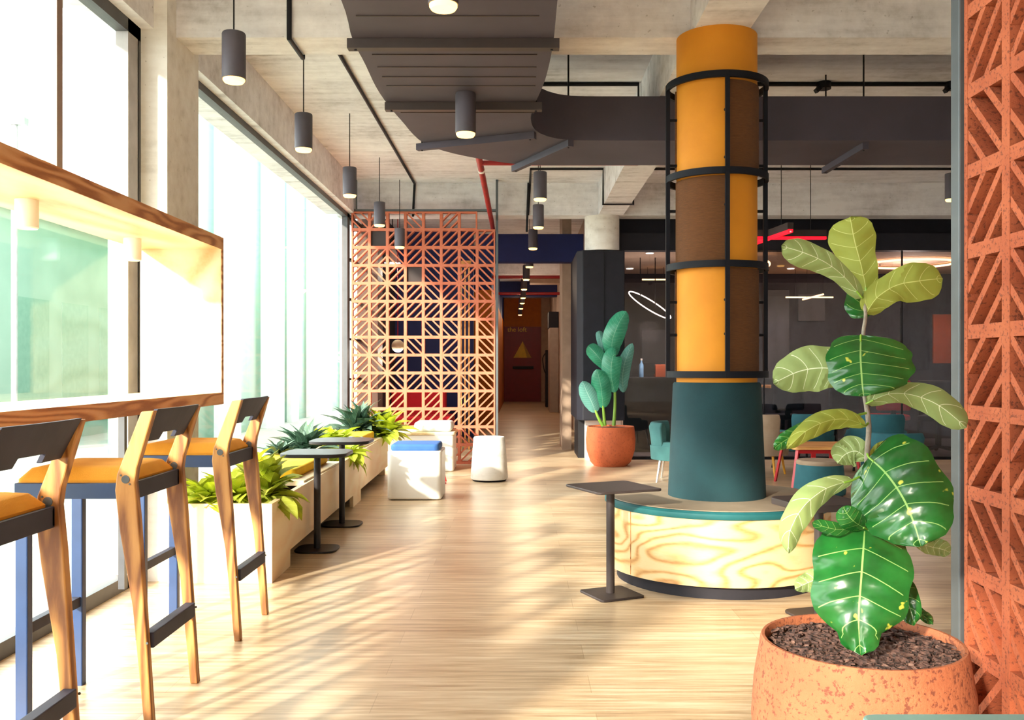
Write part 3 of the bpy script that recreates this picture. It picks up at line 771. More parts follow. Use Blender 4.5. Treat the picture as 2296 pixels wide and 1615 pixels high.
# ------------------------------------------------------------------ plants
def leaf_rosette(mb, c, n, L, W, tilt0, tilt1, seed, droop=.8, nu=7, nv=4, fan=(0, 2*PI)):
    rnd = random.Random(seed); c = Vector(c)
    for i in range(n):
        az = fan[0]+(fan[1]-fan[0])*((i*0.618034) % 1)+rnd.uniform(-.15, .15)
        el = math.radians(tilt0+(tilt1-tilt0)*(i/n)+rnd.uniform(-8, 8)); l = L*rnd.uniform(.7, 1.1); wd = W*rnd.uniform(.8, 1.15)
        hd = Vector((math.cos(az), math.sin(az), 0)); sdv = Vector((-math.sin(az), math.cos(az), 0)); roll = rnd.uniform(-.4, .4)
        pts = []; p = c.copy(); e = el
        for k in range(nu+1):
            pts.append((p.copy(), e)); p = p+(hd*math.cos(e)+Vector((0, 0, 1))*math.sin(e))*l/nu; e -= droop/nu
        def fn(u, v, pts=pts, sdv=sdv, hd=hd, wd=wd, roll=roll):
            k = min(int(round(u*nu)), nu); p, e = pts[k]; up = -hd*math.sin(e)+Vector((0, 0, 1))*math.cos(e)
            s = (v-.5)*2; wv = wd*interp([(0, .08), (.15, .35), (.45, 1), (.7, .8), (1, .02)], u)
            return p+(sdv*math.cos(roll)+up*math.sin(roll))*s*wv+up*(abs(s)*wv*.35)
        mb.grid(fn, nu, nv)
    return mb
# planter bench along the glass
def edge_x(y): return -1.315-(y-4.91)*(.085/4.89)
PL0, PL1 = 4.91, 9.8
pl = thing('planter_bench', 'long plywood planter bench along the glass wall holding plants and seat cushions', 'planter', (-1.6, 7.3, 0))
def yz_panel(mb, poly, th):
    vs = [(edge_x(y), y, z) for y, z in poly]+[(edge_x(y)-th, y, z) for y, z in poly]; k = len(poly)
    mb.add(vs, [tuple(range(k)), tuple(range(2*k-1, k-1, -1))]+[(i, (i+1) % k, k+(i+1) % k, k+i) for i in range(k)]); return mb
yz_panel(MB(), [(PL0, 0), (5.33, 0), (5.33, .095), (7.55, .095), (7.55, 0), (7.95, 0), (7.95, .095), (PL1, .095), (PL1, .42), (PL0, .42)], .03).build('side_panel', 'ply_wood', pl)
MB().box(-1.87, edge_x(PL0)-.03, PL0, PL0+.03, 0, .42).build('end_panel', 'ply_wood', pl)
MB().box(-1.87, edge_x(PL1)-.03, PL1-.03, PL1, 0, .42).build('end_panel', 'ply_wood', pl)
MB().box(-1.87, -1.84, PL0+.03, PL1-.03, 0, .42).build('back_panel', 'ply_wood', pl)
MB().box(-1.84, -1.56, PL0+.03, PL1-.03, .0, .1).build('toe_kick', 'black_metal', pl)
MB().box(-1.84, edge_x(PL1)-.035, PL0+.03, PL1-.03, .1, .37).build('soil', 'bark_soil', pl)
for a, b2 in ((5.80, 7.0), (8.3, 9.35)):
    MB().box(-1.87, edge_x((a+b2)/2)-.012, a, b2, .40, .432).build('seat_board', 'counter_wood', pl, bevel=.003)
def pad(name, mat, x0, x1, y0, y1, z0, z1, lab, cat='cushion', r=.03, bev=.015):
    return tag(MB().prism(rrect((x0+x1)/2, (y0+y1)/2, x1-x0, y1-y0, r, 0, 4), z0, z1).build(name, mat, smooth=True, bevel=bev, seg=3), lab, cat)
pad('seat_cushion', 'yellow_fabric', -1.84, -1.43, 5.9, 6.9, .433, .495, 'yellow seat cushion on the planter bench behind the nearer black table')
pad('seat_cushion', 'yellow_fabric', -1.84, -1.46, 8.6, 9.28, .433, .50, 'yellow seat cushion at the far end of the planter bench')
pad('seat_cushion', 'blue_fabric', -1.70, -1.44, 8.33, 8.56, .433, .50, 'small blue cushion on the planter bench behind the second black table')
def plant(name, x, y, z, mat, n, L, W, lab, t0=75, t1=5, seed=1, droop=.9, cl=1, group=None, spread=.1):
    mb = MB(); rnd = random.Random(seed*11)
    for k in range(cl):
        dx, dy = (0, 0) if k == 0 else (rnd.uniform(-spread, spread), rnd.uniform(-spread, spread))
        leaf_rosette(mb, (x+dx, y+dy, z), n, L, W, t0, t1, seed*7+k, droop)
    t = thing(name, lab, 'plant', (x, y, z-.03), group=group)
    mb.build('foliage', mat, t, smooth=True, fix=False)
    MB().cyl((x, y, z-.04), (x, y, z+.03), .015, .008, n=8).build('stem', 'plant_stem', t)
    return t
G = 'plants in the planter bench'
def PLT(nm, x, y, z, mt, n, L, W, lab, **k): plant(nm, x, y, z, mt, n, L, W, lab, group=G, **k)
PLT('lime_plant', -1.72, 5.02, .41, 'lime_leaf', 18, .20, .05, 'bright lime leafy plant in the planter corner, seen between the stool legs', seed=3, cl=3, spread=.07)
PLT('lime_plant', -1.60, 5.10, .41, 'lime_leaf', 18, .22, .05, 'lime plant just behind the farthest stool leg', seed=4, cl=3, spread=.06)
PLT('lime_plant', -1.40, 5.15, .42, 'olive_leaf', 20, .27, .055, 'large olive green plant at the planter front corner', t0=85, t1=-15, seed=5, cl=3, spread=.05)
PLT('trailing_plant', -1.335, 5.24, .42, 'olive_leaf', 18, .14, .009, 'fine trailing sprig over the planter front rim', t0=20, t1=-50, seed=6, droop=1.6)
PLT('dark_plant', -1.74, 7.35, .44, 'dark_leaf', 30, .31, .04, 'dark green plant rising behind the two black tables', t0=85, t1=15, seed=7, cl=2, spread=.09)
PLT('pale_plant', -1.78, 6.95, .45, 'dark_leaf', 24, .2, .03, 'grey green plant against the glass behind the nearer black table', t0=80, t1=10, seed=8, cl=2)
PLT('lime_plant', -1.84, 6.45, .45, 'lime_leaf', 18, .17, .028, 'small lime plant by the glass above the yellow cushion', seed=9)
PLT('lime_plant', -1.43, 7.5, .43, 'lime_leaf', 22, .22, .046, 'lime plant spilling over the rim under the second black table', t0=60, t1=-30, seed=10, cl=2, spread=.06)
PLT('trailing_plant', -1.39, 7.6, .42, 'olive_leaf', 18, .17, .010, 'trailing sprig hanging on the planter side below the second black table', t0=10, t1=-60, seed=11, droop=1.4)
PLT('lime_plant', -1.70, 8.1, .45, 'lime_leaf', 24, .25, .048, 'bright lime plant between the dark plants, behind the blue cushion', t0=70, seed=12, cl=3, spread=.12)
PLT('dark_plant', -1.70, 9.45, .45, 'dark_leaf', 40, .40, .045, 'bluish dark plant in front of the screen corner', t0=88, t1=5, seed=13, cl=2, spread=.09)
PLT('lime_plant', -1.38, 9.55, .43, 'lime_leaf', 34, .34, .055, 'yellow lime plant at the far planter end below the terracotta screen', t0=88, t1=-5, seed=14, cl=2, spread=.07)

# ------------------------------------------------------------------ small tables
def cafe_table(name, label, x, y, h, top, base_w, rot, mat, rr, th=.018, group=None, off=(0, 0)):
    t = thing(name, label, 'side table', (x, y, 0), group=group)
    MB().prism(rrect(x+off[0], y+off[1], top, top, rr, rot), h-th, h).build('table_top', mat, t, smooth=True, bevel=.003)
    MB().cyl((x, y, .012), (x, y, h-th), .021, n=24).build('post', mat, t, smooth=True)
    MB().prism(rrect(x+off[0]*.5, y+off[1]*.5, base_w, base_w, rr*.7, rot), 0, .012).build('base_plate', mat, t, smooth=True, bevel=.003)
    return t
cafe_table('side_table', 'black rounded side table standing by the planter corner', -1.272, 5.806, .614, .41, .26, .0, 'table_black', .11, .022, 'black side tables by the planter')
cafe_table('side_table', 'second black side table beyond the first, along the planter', -1.293, 6.72, .617, .43, .28, .0, 'table_black', .12, .022, 'black side tables by the planter')
cafe_table('side_table', 'brown square side table standing free before the round bench', .452, 4.66, .546, .365, .245, math.radians(24), 'table_brown', .03, .012, off=(.012, .0))
cafe_table('side_table', 'dark brown side table half hidden behind the fig leaves by the bench', 1.37, 4.26, .535, .34, .24, math.radians(15), 'table_brown', .06, .03)

# ------------------------------------------------------------------ stools and the far white bench
def cube_stool(name, label, x, y, w2, h, ch, mat_c, group=None, d=None):
    d = d or w2; t = thing(name, label, 'stool', (x, y, 0), group=group)
    MB().prism(rrect(x, y, w2, d, .045), .006, h).build('body', 'white_paint', t, smooth=True, bevel=.012, seg=3)
    MB().prism(rrect(x, y, w2-.05, d-.05, .05), h-.005, h+ch).build('cushion', mat_c, t, smooth=True, bevel=.022, seg=4)
    MB().prism(rrect(x, y, w2-.04, d-.04, .04), 0, .008).build('glide', 'black_metal', t)
    return t
cube_stool('cube_stool', 'white cube stool with a blue cushion in the middle of the floor', -.91, 8.17, .466, .42, .058, 'blue_fabric')
wb = thing('low_bench', 'low white bench with a pale plywood top before the terracotta screen', 'bench', (-1.1, 10.3, 0))
MB().prism(rrect(-1.1, 10.35, .74, .5, .04), .0, .40).build('body', 'white_paint', wb, smooth=True, bevel=.01)
MB().prism(rrect(-1.1, 10.35, .77, .53, .04), .40, .43).build('top_board', 'counter_wood', wb, smooth=True, bevel=.005)
pad('seat_cushion', 'pale_fabric', -1.17, -.75, 10.15, 10.58, .43, .535, 'pale grey box cushion on the low white bench', r=.06, bev=.035)
cs = thing('concrete_stool', 'tapered grey concrete stool beside the white cube stool', 'stool', (-.313, 9.32, 0))
MB().lathe([(.001, .0), (.165, .0), (.172, .012), (.172, .02)], 40, (-.313, 9.32, 0)).build('foot', 'black_metal', cs, smooth=True)
MB().lathe([(.001, .018), (.18, .018), (.188, .03), (.158, .43), (.15, .44), (.001, .44)], 40, (-.313, 9.32, 0)).build('body', 'concrete_pale', cs, smooth=True)
rs = thing('red_easel', 'red folding metal stand partly hidden behind the white cube stool', 'stand', (-.85, 9.05, 0))
for pts in ([(-.74, 9.06, .006), (-.80, 9.06, .30)], [(-.96, 9.06, .006), (-.90, 9.06, .30)], [(-.74, 9.2, .006), (-.80, 9.1, .3)], [(-.96, 9.2, .006), (-.9, 9.1, .3)]):
    MB().bar(pts[0], pts[1], .018, .012, (0, 1, 0)).build('leg', 'red_paint', rs)
MB().box(-.79, -.725, 9.05, 9.07, 0, .014).build('foot', 'red_paint', rs)
MB().box(-.91, -.79, 9.05, 9.11, .29, .31).build('top', 'red_paint', rs)

# ------------------------------------------------------------------ the fiddle leaf fig and its pot
FX, FY = .8085, 2.2
fig = thing('potted_fig', 'large fiddle leaf fig in a rough terracotta pot in front of the red screen', 'potted plant', (FX, FY, 0))
MB().lathe([(.001, .0), (.19, .0), (.215, .05), (.246, .2), (.254, .31), (.248, .4), (.236, .47), (.2325, .495), (.229, .502), (.222, .502), (.218, .495), (.218, .46), (.001, .46)], 80, (FX, FY, 0)).build('pot', 'terracotta_pot', fig, smooth=True)
rnd = random.Random(5)
def soil(u, v):
    r = .2185*math.sqrt(u); t = 2*PI*v
    return (FX+r*math.cos(t), FY+r*math.sin(t), .478+.008*(1-u)+rnd.uniform(-.006, .006)*(1 if u < .97 else .2))
MB().grid(soil, 26, 90).build('soil', 'bark_soil', fig, smooth=False)
mb = MB()
for i in range(420):
    r = .21*math.sqrt(rnd.random()); t = rnd.random()*2*PI; a = rnd.random()*PI; l = rnd.uniform(.006, .015)
    p = Vector((FX+r*math.cos(t), FY+r*math.sin(t), .484+rnd.uniform(0, .006))); d = Vector((math.cos(a)*l, math.sin(a)*l, rnd.uniform(-.004, .004)))
    mb.bar(p-d, p+d, rnd.uniform(.006, .012), rnd.uniform(.003, .006))
o = mb.build('bark_chips', 'bark_soil', fig); o['kind'] = 'stuff'
SPTS = [(1938, 1425, 0), (1946, 1330, 0), (1950, 1250, 0), (1952, 1150, 0), (1950, 1080, 0), (1944, 1030, 0), (1948, 960, 0), (1942, 905, 0), (1934, 860, .01), (1933, 800, .01), (1936, 745, .01), (1941, 705, 0), (1935, 668, 0)]
stem = catmull([at(x, y, FY+d) for x, y, d in SPTS], 5)
stem[0].z = .47
MB().tube(stem, .0085, 12, .0038).build('stem', 'stem_bark', fig, smooth=True)
FID = [(0, .10), (.05, .40), (.14, .60), (.28, .68), (.42, .74), (.58, .90), (.72, 1.0), (.84, .95), (.93, .70), (.98, .35), (1, .03)]
OVAL = [(0, .12), (.06, .42), (.18, .72), (.35, .95), (.5, 1.0), (.68, .95), (.82, .76), (.93, .45), (1, .02)]
ROUND = [(0, .30), (.05, .62), (.15, .85), (.32, 1.0), (.6, 1.0), (.8, .85), (.93, .52), (1, .05)]
BIGF = [(0, .15), (.05, .45), (.15, .78), (.28, .96), (.42, 1.0), (.63, .98), (.74, .88), (.80, .70), (.84, .46), (.92, .38), (.97, .26), (1, .02)]
def fig_leaf(name, pts, wl, wr, mat, prof=OVAL, side=1, edge=0.0, nu=26, nv=16, puff=.008, wave=.009, seed=1, base=None, dz=(0, 0)):
    """pts: midrib as (x, y, depth offset); wl / wr: half widths on the two sides in pixels; edge: how far the rims bend away (+) or toward (-) the viewer"""
    rnd = random.Random(seed); P = catmull([at(x, y, FY+d) for x, y, d in pts], 8); N = len(P)-1
    def mid(u):
        s = u*N; i = min(int(s), N-1); t = s-i; return P[i].lerp(P[i+1], t), (P[min(i+1, N)]-P[max(i-1, 0)]).normalized()
    view = Vector((.34, 1, 0)).normalized(); ph = rnd.uniform(0, 6)
    def fn(u, v):
        p, d = mid(u); s = (v-.5)*2
        n = view.cross(d)
        n.normalize()                      # across the leaf, in the plane facing the viewer
        wpx = wl if s < 0 else wr
        wv = wpx/F*p.y*interp(prof, u)*(1+.035*math.sin(19*u+ph*(1 if s < 0 else 2))*(.2 < u < .93)); a = abs(s)
        zz = puff*(1-a*a)*0+puff*abs(math.sin(PI*(6*u-.9*a)))*a*(1.3-a)*2+wave*a*a*math.sin(11*u+ph+(2 if s < 0 else 0))
        e = dz[0] if s < 0 else dz[1]
        return p+n*s*wv+view*((edge+e)*wv*a*a*1.2-zz*side*1.0+.0*a)
    mb = MB()
    if side > 0: mb.grid(fn, nu, nv)
    else: mb.grid(lambda u, v: fn(u, 1-v), nu, nv)
    # petiole from the midrib base to the stem
    b0 = P[0]; near_s = min(stem, key=lambda q: (q-b0).length)
    if (near_s-b0).length > .004:
        m3 = (near_s+b0)/2; MB().tube([near_s, m3, b0, P[min(3, N)]], .0032, 8, .0022).build('petiole', 'plant_stem', fig, smooth=True)
    return mb.build('leaf', mat, fig, smooth=True, fix=False)
# s<0 side (wl) lies along -n; n = view x d
fig_leaf('a', [(1945, 665, 0), (1932, 600, .02), (1916, 540, .04), (1906, 486, .06)], 54, 48, 'fig_leaf_lime', FID, -1, .3, seed=1)
fig_leaf('b', [(1932, 667, -.01), (1893, 621, -.03), (1850, 588, -.05), (1800, 566, -.06), (1752, 552, -.06)], 32, 31, 'fig_leaf_pale', FID, -1, .6, seed=2)
fig_leaf('c', [(1943, 703, 0), (1966, 668, -.03), (2010, 640, -.05), (2062, 630, -.06), (2114, 624, -.05)], 44, 46, 'fig_leaf_lime', FID, -1, .4, seed=3)
fig_leaf('d', [(1942, 712, .02), (1936, 690, .06), (1945, 655, .10), (1962, 630, .12)], 42, 30, 'fig_leaf', OVAL, 1, .2, seed=4)
fig_leaf('e', [(1930, 752, -.03), (1929, 800, -.08), (1932, 850, -.11), (1936, 889, -.12)], 112, 72, 'fig_leaf', ROUND, 1, .25, seed=5, puff=.008)
fig_leaf('f', [(1926, 846, .01), (1860, 826, .03), (1795, 832, .05), (1734, 860, .06)], 52, 52, 'fig_leaf_pale', OVAL, -1, .3, seed=6)
fig_leaf('g', [(1944, 905, -.02), (1992, 884, -.05), (2046, 886, -.07), (2106, 910, -.09), (2168, 960, -.10)], 36, 32, 'fig_leaf_pale', FID, -1, .7, seed=7)
fig_leaf('h', [(1940, 956, -.02), (1902, 941, -.06), (1856, 944, -.09), (1806, 968, -.11), (1764, 1008, -.12)], 25, 24, 'fig_leaf_lime', OVAL, -1, .8, seed=8)
fig_leaf('h2', [(1850, 950, -.07), (1800, 965, -.08), (1760, 988, -.09), (1735, 1006, -.10)], 20, 18, 'fig_leaf', OVAL, 1, .5, seed=18)
fig_leaf('i', [(1944, 1028, .02), (1920, 1012, .03), (1894, 1020, .04), (1878, 1040, .04)], 34, 34, 'fig_leaf_pale', OVAL, -1, .2, seed=9)
fig_leaf('j', [(1950, 1030, .04), (1978, 1010, .06), (2000, 1008, .07), (2024, 1018, .08)], 20, 18, 'fig_leaf_lime', OVAL, -1, .2, seed=10)
fig_leaf('k', [(1948, 1026, -.03), (1985, 1060, -.09), (2022, 1112, -.13), (2048, 1170, -.16), (2064, 1224, -.17)], 104, 108, 'fig_leaf', ROUND, 1, .28, seed=11, puff=.012, wave=.008)
fig_leaf('l', [(1910, 1078, -.05), (1852, 1096, -.08), (1802, 1136, -.10), (1772, 1190, -.11), (1768, 1242, -.11)], 31, 30, 'fig_leaf_pale', OVAL, -1, .7, seed=12)
fig_leaf('m', [(2050, 1215, -.02), (2085, 1226, .0), (2112, 1232, .01), (2132, 1240, .02)], 22, 20, 'fig_leaf_pale', OVAL, -1, .2, seed=13)
fig_leaf('n', [(1940, 1172, -.03), (1936, 1230, -.12), (1930, 1310, -.17), (1925, 1390, -.19), (1929, 1467, -.19)], 108, 106, 'fig_leaf', BIGF, 1, .30, seed=14, puff=.013, wave=.006)
fig_leaf('o', [(1944, 1188, -.06), (1918, 1172, -.12), (1902, 1156, -.13), (1890, 1136, -.13)], 30, 26, 'fig_leaf', OVAL, 1, .3, seed=15, puff=.002, wave=.003)
fig_leaf('p', [(1915, 1186, -.08), (1882, 1188, -.11), (1850, 1182, -.12), (1821, 1172, -.12)], 16, 16, 'fig_leaf', OVAL, 1, .3, seed=16, puff=.002, wave=.003)
fig_leaf('q', [(1870, 1290, .06), (1835, 1298, .08), (1805, 1310, .09), (1782, 1322, .09)], 24, 22, 'fig_leaf_pale', OVAL, -1, .3, seed=17)
fig_leaf('r', [(1975, 1290, -.02), (2010, 1310, -.05), (2035, 1350, -.07), (2050, 1402, -.08)], 30, 34, 'fig_leaf', OVAL, 1, .4, seed=19)
fig_leaf('s', [(2020, 1372, .0), (2048, 1372, .03), (2072, 1382, .05), (2092, 1400, .06)], 14, 12, 'fig_leaf', OVAL, 1, .3, seed=20)

# ------------------------------------------------------------------ the second pot plant by the black pod
BX, BY = (1369-PX)/F*10.72, 10.74
ban = thing('potted_banana_plant', 'tall broad-leaved plant in a round terracotta pot before the black pod', 'potted plant', (BX, BY-.02, 0))
MB().lathe([(.001, 0), (.19, 0), (.235, .05), (.278, .18), (.286, .30), (.275, .42), (.27, .455), (.26, .455), (.255, .42), (.001, .42)], 56, (BX, BY-.02, 0)).build('pot', 'terracotta_pot_smooth', ban, smooth=True)
MB().lathe([(.001, .425), (.257, .425), (.25, .435), (.001, .44)], 32, (BX, BY-.02, 0)).build('soil', 'bark_soil', ban)
def bleaf(pts, hw, side=1, edge=.25, seed=1, stalk=None):
    P = catmull([at(x, y, BY+d) for x, y, d in pts], 8); N = len(P)-1; view = Vector((.1, 1, 0)).normalized(); rnd = random.Random(seed); ph = rnd.uniform(0, 6)
    def fn(u, v):
        s2 = u*N; i = min(int(s2), N-1); p = P[i].lerp(P[i+1], s2-i); d = (P[min(i+1, N)]-P[max(i-1, 0)]).normalized()
        s = (v-.5)*2; a = abs(s); n2 = view.cross(d).normalized(); wv = hw/F*BY*interp(OVAL, u)
        return p+n2*s*wv+view*(edge*wv*a*a+.01*a*math.sin(9*u+ph))
    mb = MB(); mb.grid(fn if side > 0 else (lambda u, v: fn(u, 1-v)), 20, 8)
    mb.build('leaf', 'banana_leaf', ban, smooth=True, fix=False)
    if stalk:
        SP = catmull([at(x, y, BY+d) for x, y, d in stalk], 5); MB().tube(SP, .022, 10, .012).build('stalk', 'plant_stem', ban, smooth=True)
bleaf([(1377, 800, 0), (1372, 770, -.03), (1385, 730, -.06), (1404, 698, -.05)], 24, 1, .5, 1, [(1376, 955, 0), (1379, 900, 0), (1377, 790, 0)])
bleaf([(1378, 880, -.06), (1370, 840, -.1), (1374, 800, -.1), (1382, 796, -.1)], 22, 1, .3, 2)
bleaf([(1366, 832, -.03), (1345, 805, -.06), (1328, 785, -.06), (1318, 776, -.05)], 17, 1, .5, 3)
bleaf([(1398, 880, .02), (1396, 845, .02), (1402, 810, .02), (1418, 770, .03)], 16, -1, .5, 4)
bleaf([(1352, 915, -.06), (1350, 890, -.1), (1346, 860, -.12), (1338, 828, -.12)], 22, 1, .4, 5, [(1356, 955, -.04), (1354, 930, -.05), (1352, 910, -.06)])
bleaf([(1335, 925, -.06), (1328, 905, -.1), (1316, 880, -.12), (1306, 855, -.12)], 19, -1, .4, 6, [(1352, 955, -.05), (1342, 938, -.06), (1334, 918, -.06)])
bleaf([(1370, 870, .05), (1380, 840, .06), (1390, 815, .06), (1395, 800, .06)], 22, 1, .3, 7)
bleaf([(1352, 790, .03), (1348, 770, .03), (1344, 750, .04), (1342, 742, .04)], 9, -1, .3, 8)

# ------------------------------------------------------------------ black pod with white plinth
pod = thing('phone_pod', 'black phone pod raised on a recessed white plinth by the corridor', 'pod', (1.0, 11.3, 0))
MB().prism([(.676, 12.45), (.676, 11.14), (.74, 11.03), (1.24, 11.03), (1.24, 12.45)], .5, 2.53).build('body', 'pod_black', pod, bevel=.01)
MB().box(.80, 1.23, 11.35, 12.4, .0, .5).build('plinth', 'white_paint', pod)
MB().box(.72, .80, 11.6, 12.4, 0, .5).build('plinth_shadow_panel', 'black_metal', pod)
MB().box(.99, 1.0, 11.022, 11.03, .52, 2.5).build('door_gap', 'black_metal', pod)

# ------------------------------------------------------------------ corridor: maroon door, cabinet
dr = struct(MB().box(-.534, .663, 29.93, 29.99, .0, 2.42).build('door_1', 'maroon_door'))
MB().prism([(.05-.27, 1.42), (.05+.16, 1.42), (.05+.02, 1.95)], 29.90, 29.93, 'y').build('pyramid_sign', 'sign_yellow', dr)
MB().prism([(.05+.16, 1.42), (.05+.30, 1.42), (.05+.02, 1.95)], 29.90, 29.93, 'y').build('pyramid_side', 'sign_amber', dr)
MB().box(-.25, .42, 29.86, 29.93, 1.06, 1.14).build('push_bar', 'black_metal', dr)
fc = bpy.data.curves.new('door_lettering', 'FONT'); fc.body = 'the loft'; fc.size = .21; fc.extrude = .004
fo = bpy.data.objects.new('door_lettering', fc); COL.objects.link(fo); fo.parent = dr
fo.location = Vector((-.42, 29.92, 2.26))-dr.location; fo.rotation_euler = (PI/2, 0, 0); fc.materials.append(MATS['sign_yellow'])
MB().box(-.6, -.534, 29.9, 29.99, 0, 2.5).build('door_frame', 'orange_wall', dr)
cb = thing('tall_cabinet', 'tall pale grey cabinet standing along the corridor', 'cabinet', (.84, 23, 0))
MB().box(.72, .945, 22.9, 24.2, .0, 2.1).build('body', 'cabinet_grey', cb, bevel=.01)
MB().box(.718, .722, 23.5, 23.51, .05, 2.05).build('door_gap', 'black_metal', cb)
tag(MB().box(.70, .945, 23.0, 24.0, 2.1, 2.5).build('storage_box', 'pod_black', bevel=.01), 'black box on top of the corridor cabinet', 'box')
tag(MB().tube(catmull([(.69, 26, 1.5), (.62, 25.9, 1.35), (.66, 25.9, 1.05), (.7, 26, .95)], 6), .012, 8).build('cable_loop', 'black_metal', smooth=True), 'black cable loop hanging by the corridor cabinet', 'cable')
tag(MB().box(.70, .94, 25.9, 26.4, 0, 1.6).build('equipment_rack', 'pod_black', bevel=.01), 'black equipment rack in the corridor beyond the cabinet', 'rack')

# ------------------------------------------------------------------ behind the screen
so = thing('red_sofa', 'red sofa behind the terracotta screen', 'sofa', (-1.45, 13.4, 0))
MB().prism(rrect(-1.45, 13.45, .95, .8, .06), .08, .44).build('seat', 'red_fabric', so, smooth=True, bevel=.03)
MB().box(-1.92, -1.1, 13.75, 13.9, .4, .80).build('backrest', 'red_fabric', so, bevel=.04)
for x in (-1.86, -1.04):
    for y in (13.15, 13.75): MB().cyl((x, y, 0), (x, y, .09), .02, n=10).build('leg', 'black_metal', so)
def shade_lamp(name, lab, p, mk, mat, cordmat):
    t = thing(name, lab, 'pendant lamp', p)
    mk().build('shade', mat, t, smooth=True)
    MB().cyl((p.x, p.y, p.z+.05), (p.x, p.y, SLAB), .006, n=8).build('cord', cordmat, t)
    ld = bpy.data.lights.new('lamp_light', 'POINT'); ld.energy = 22; ld.color = (1, .85, .7); ld.shadow_soft_size = .1
    lo = bpy.data.objects.new('lamp_light', ld); COL.objects.link(lo); lo.parent = t; lo.location = (0, 0, -.12)
pb = at(892, 776, 12.4); shade_lamp('globe_pendant', 'cream globe pendant on a red cord behind the terracotta screen', pb, lambda: MB().sphere(pb, .085), 'cream_shade', 'red_paint')
pc = at(880, 590, 12.6); shade_lamp('cone_pendant', 'pale cone pendant shade behind the upper terracotta screen', pc, lambda: MB().lathe([(.11, 0), (.09, .1), (.04, .18), (.001, .19)], 24, tuple(pc)), 'pale_fabric', 'black_metal')
td = thing('slat_divider', 'upright timber slats standing behind the terracotta screen', 'room divider', (-.78, 12.8, 0))
for x in (-.82, -.765, -.71): MB().box(x-.012, x+.012, 12.78, 12.83, 0, 2.55).build('slat', 'table_wood', td)
MB().box(-.85, -.68, 12.76, 12.85, 2.55, 2.6).build('head_rail', 'table_wood', td)

# ------------------------------------------------------------------ lounge furniture
def tub_chair(name, lab, x, y, rot, mat, legmat, w2=.62, zs=.40, zb=.62, legs=.22):
    t = thing(name, lab, 'armchair', (x, y, 0), rot)
    r = w2/2
    MB().lathe([(r-.1, legs), (r, legs), (r+.01, zs), (r, zb-.1), (r-.02, zb-.04), (r-.06, zb-.035), (r-.1, zb-.08)], 30, (0, 0, 0), PI*.42, PI*1.58, close=True).build('arm_shell', mat, t, world=False, smooth=True, bevel=.012)
    MB().lathe([(r-.085, legs+.1), (r-.01, legs+.1), (r+.02, zb+.1), (r-.0, zb+.15), (r-.04, zb+.15), (r-.07, zb+.1)], 18, (0, 0, 0), PI*.68, PI*1.32, close=True).build('backrest', mat, t, world=False, smooth=True, bevel=.012)
    MB().prism(rrect(0, -.02, w2-.18, w2-.14, .12), legs, zs).build('seat', mat, t, world=False, smooth=True, bevel=.03, seg=3)
    for sx in (-1, 1):
        for sy in (-1, 1): MB().cyl((sx*r*.72, sy*r*.72, 0), (sx*r*.6, sy*r*.6, legs+.02), .011, .014, n=10).build('leg', legmat, t, world=False)
    return t
tub_chair('tub_chair', 'pale teal tub armchair with slim metal legs beside the cone of the bench', 1.60, 9.3, math.radians(75), 'teal_chair', 'chrome', .58, .36, .44)
tub_chair('tub_chair', 'beige tub armchair with yellow and dark legs beyond the bench', 2.54, 9.8, math.radians(150), 'beige_fabric', 'yellow_leg', .56, .42, .5)
tub_chair('tub_chair', 'deep teal tub armchair behind the red legged table', 3.15, 10.35, math.radians(200), 'deep_teal_chair', 'black_metal', .66, .38, .48)
tub_chair('tub_chair', 'deep teal tub armchair behind the fig stem', 3.95, 10.3, math.radians(160), 'deep_teal_chair', 'black_metal', .66, .38, .48)
tub_chair('tub_chair', 'dark teal armchair nearest the steel post, mostly hidden behind the fig leaves', 3.75, 9.35, math.radians(170), 'deep_teal_chair', 'black_metal', .6, .3, .34, .12)
lt = thing('low_table', 'low wooden table with red metal legs in the lounge', 'table', (2.86, 8.95, 0))
MB().prism(rrect(2.87, 8.95, .66, .66, .05), .37, .395).build('table_top', 'table_wood', lt, bevel=.004)
for sx, sy in ((-1, -1), (1, -1), (-1, 1), (1, 1)):
    MB().bar((2.87+sx*.33, 8.95+sy*.3, 0), (2.87+sx*.27, 8.95+sy*.25, .37), .03, .02).build('leg', 'red_paint', lt)
MB().box(2.6, 3.14, 8.69, 8.71, .33, .37).build('apron', 'red_paint', lt)
for x in (2.75, 2.92): MB().box(x-.02, x+.02, 8.7, 8.72, .0, .34).build('slat', 'red_paint', lt)
pf = thing('pouf', 'round teal pouf in front of the red legged table', 'pouf', (2.66, 8.25, 0))
MB().lathe([(.001, .02), (.22, .02), (.225, .05), (.2, .28), (.001, .28)], 40, (2.66, 8.25, 0)).build('body', 'deep_teal_chair', pf, smooth=True)
MB().lathe([(.001, .278), (.2, .278), (.205, .295), (.19, .315), (.001, .318)], 40, (2.66, 8.25, 0)).build('seat', 'beige_fabric', pf, smooth=True)
MB().cyl((2.66, 8.25, 0), (2.66, 8.25, .025), .2, n=30).build('foot', 'black_metal', pf)

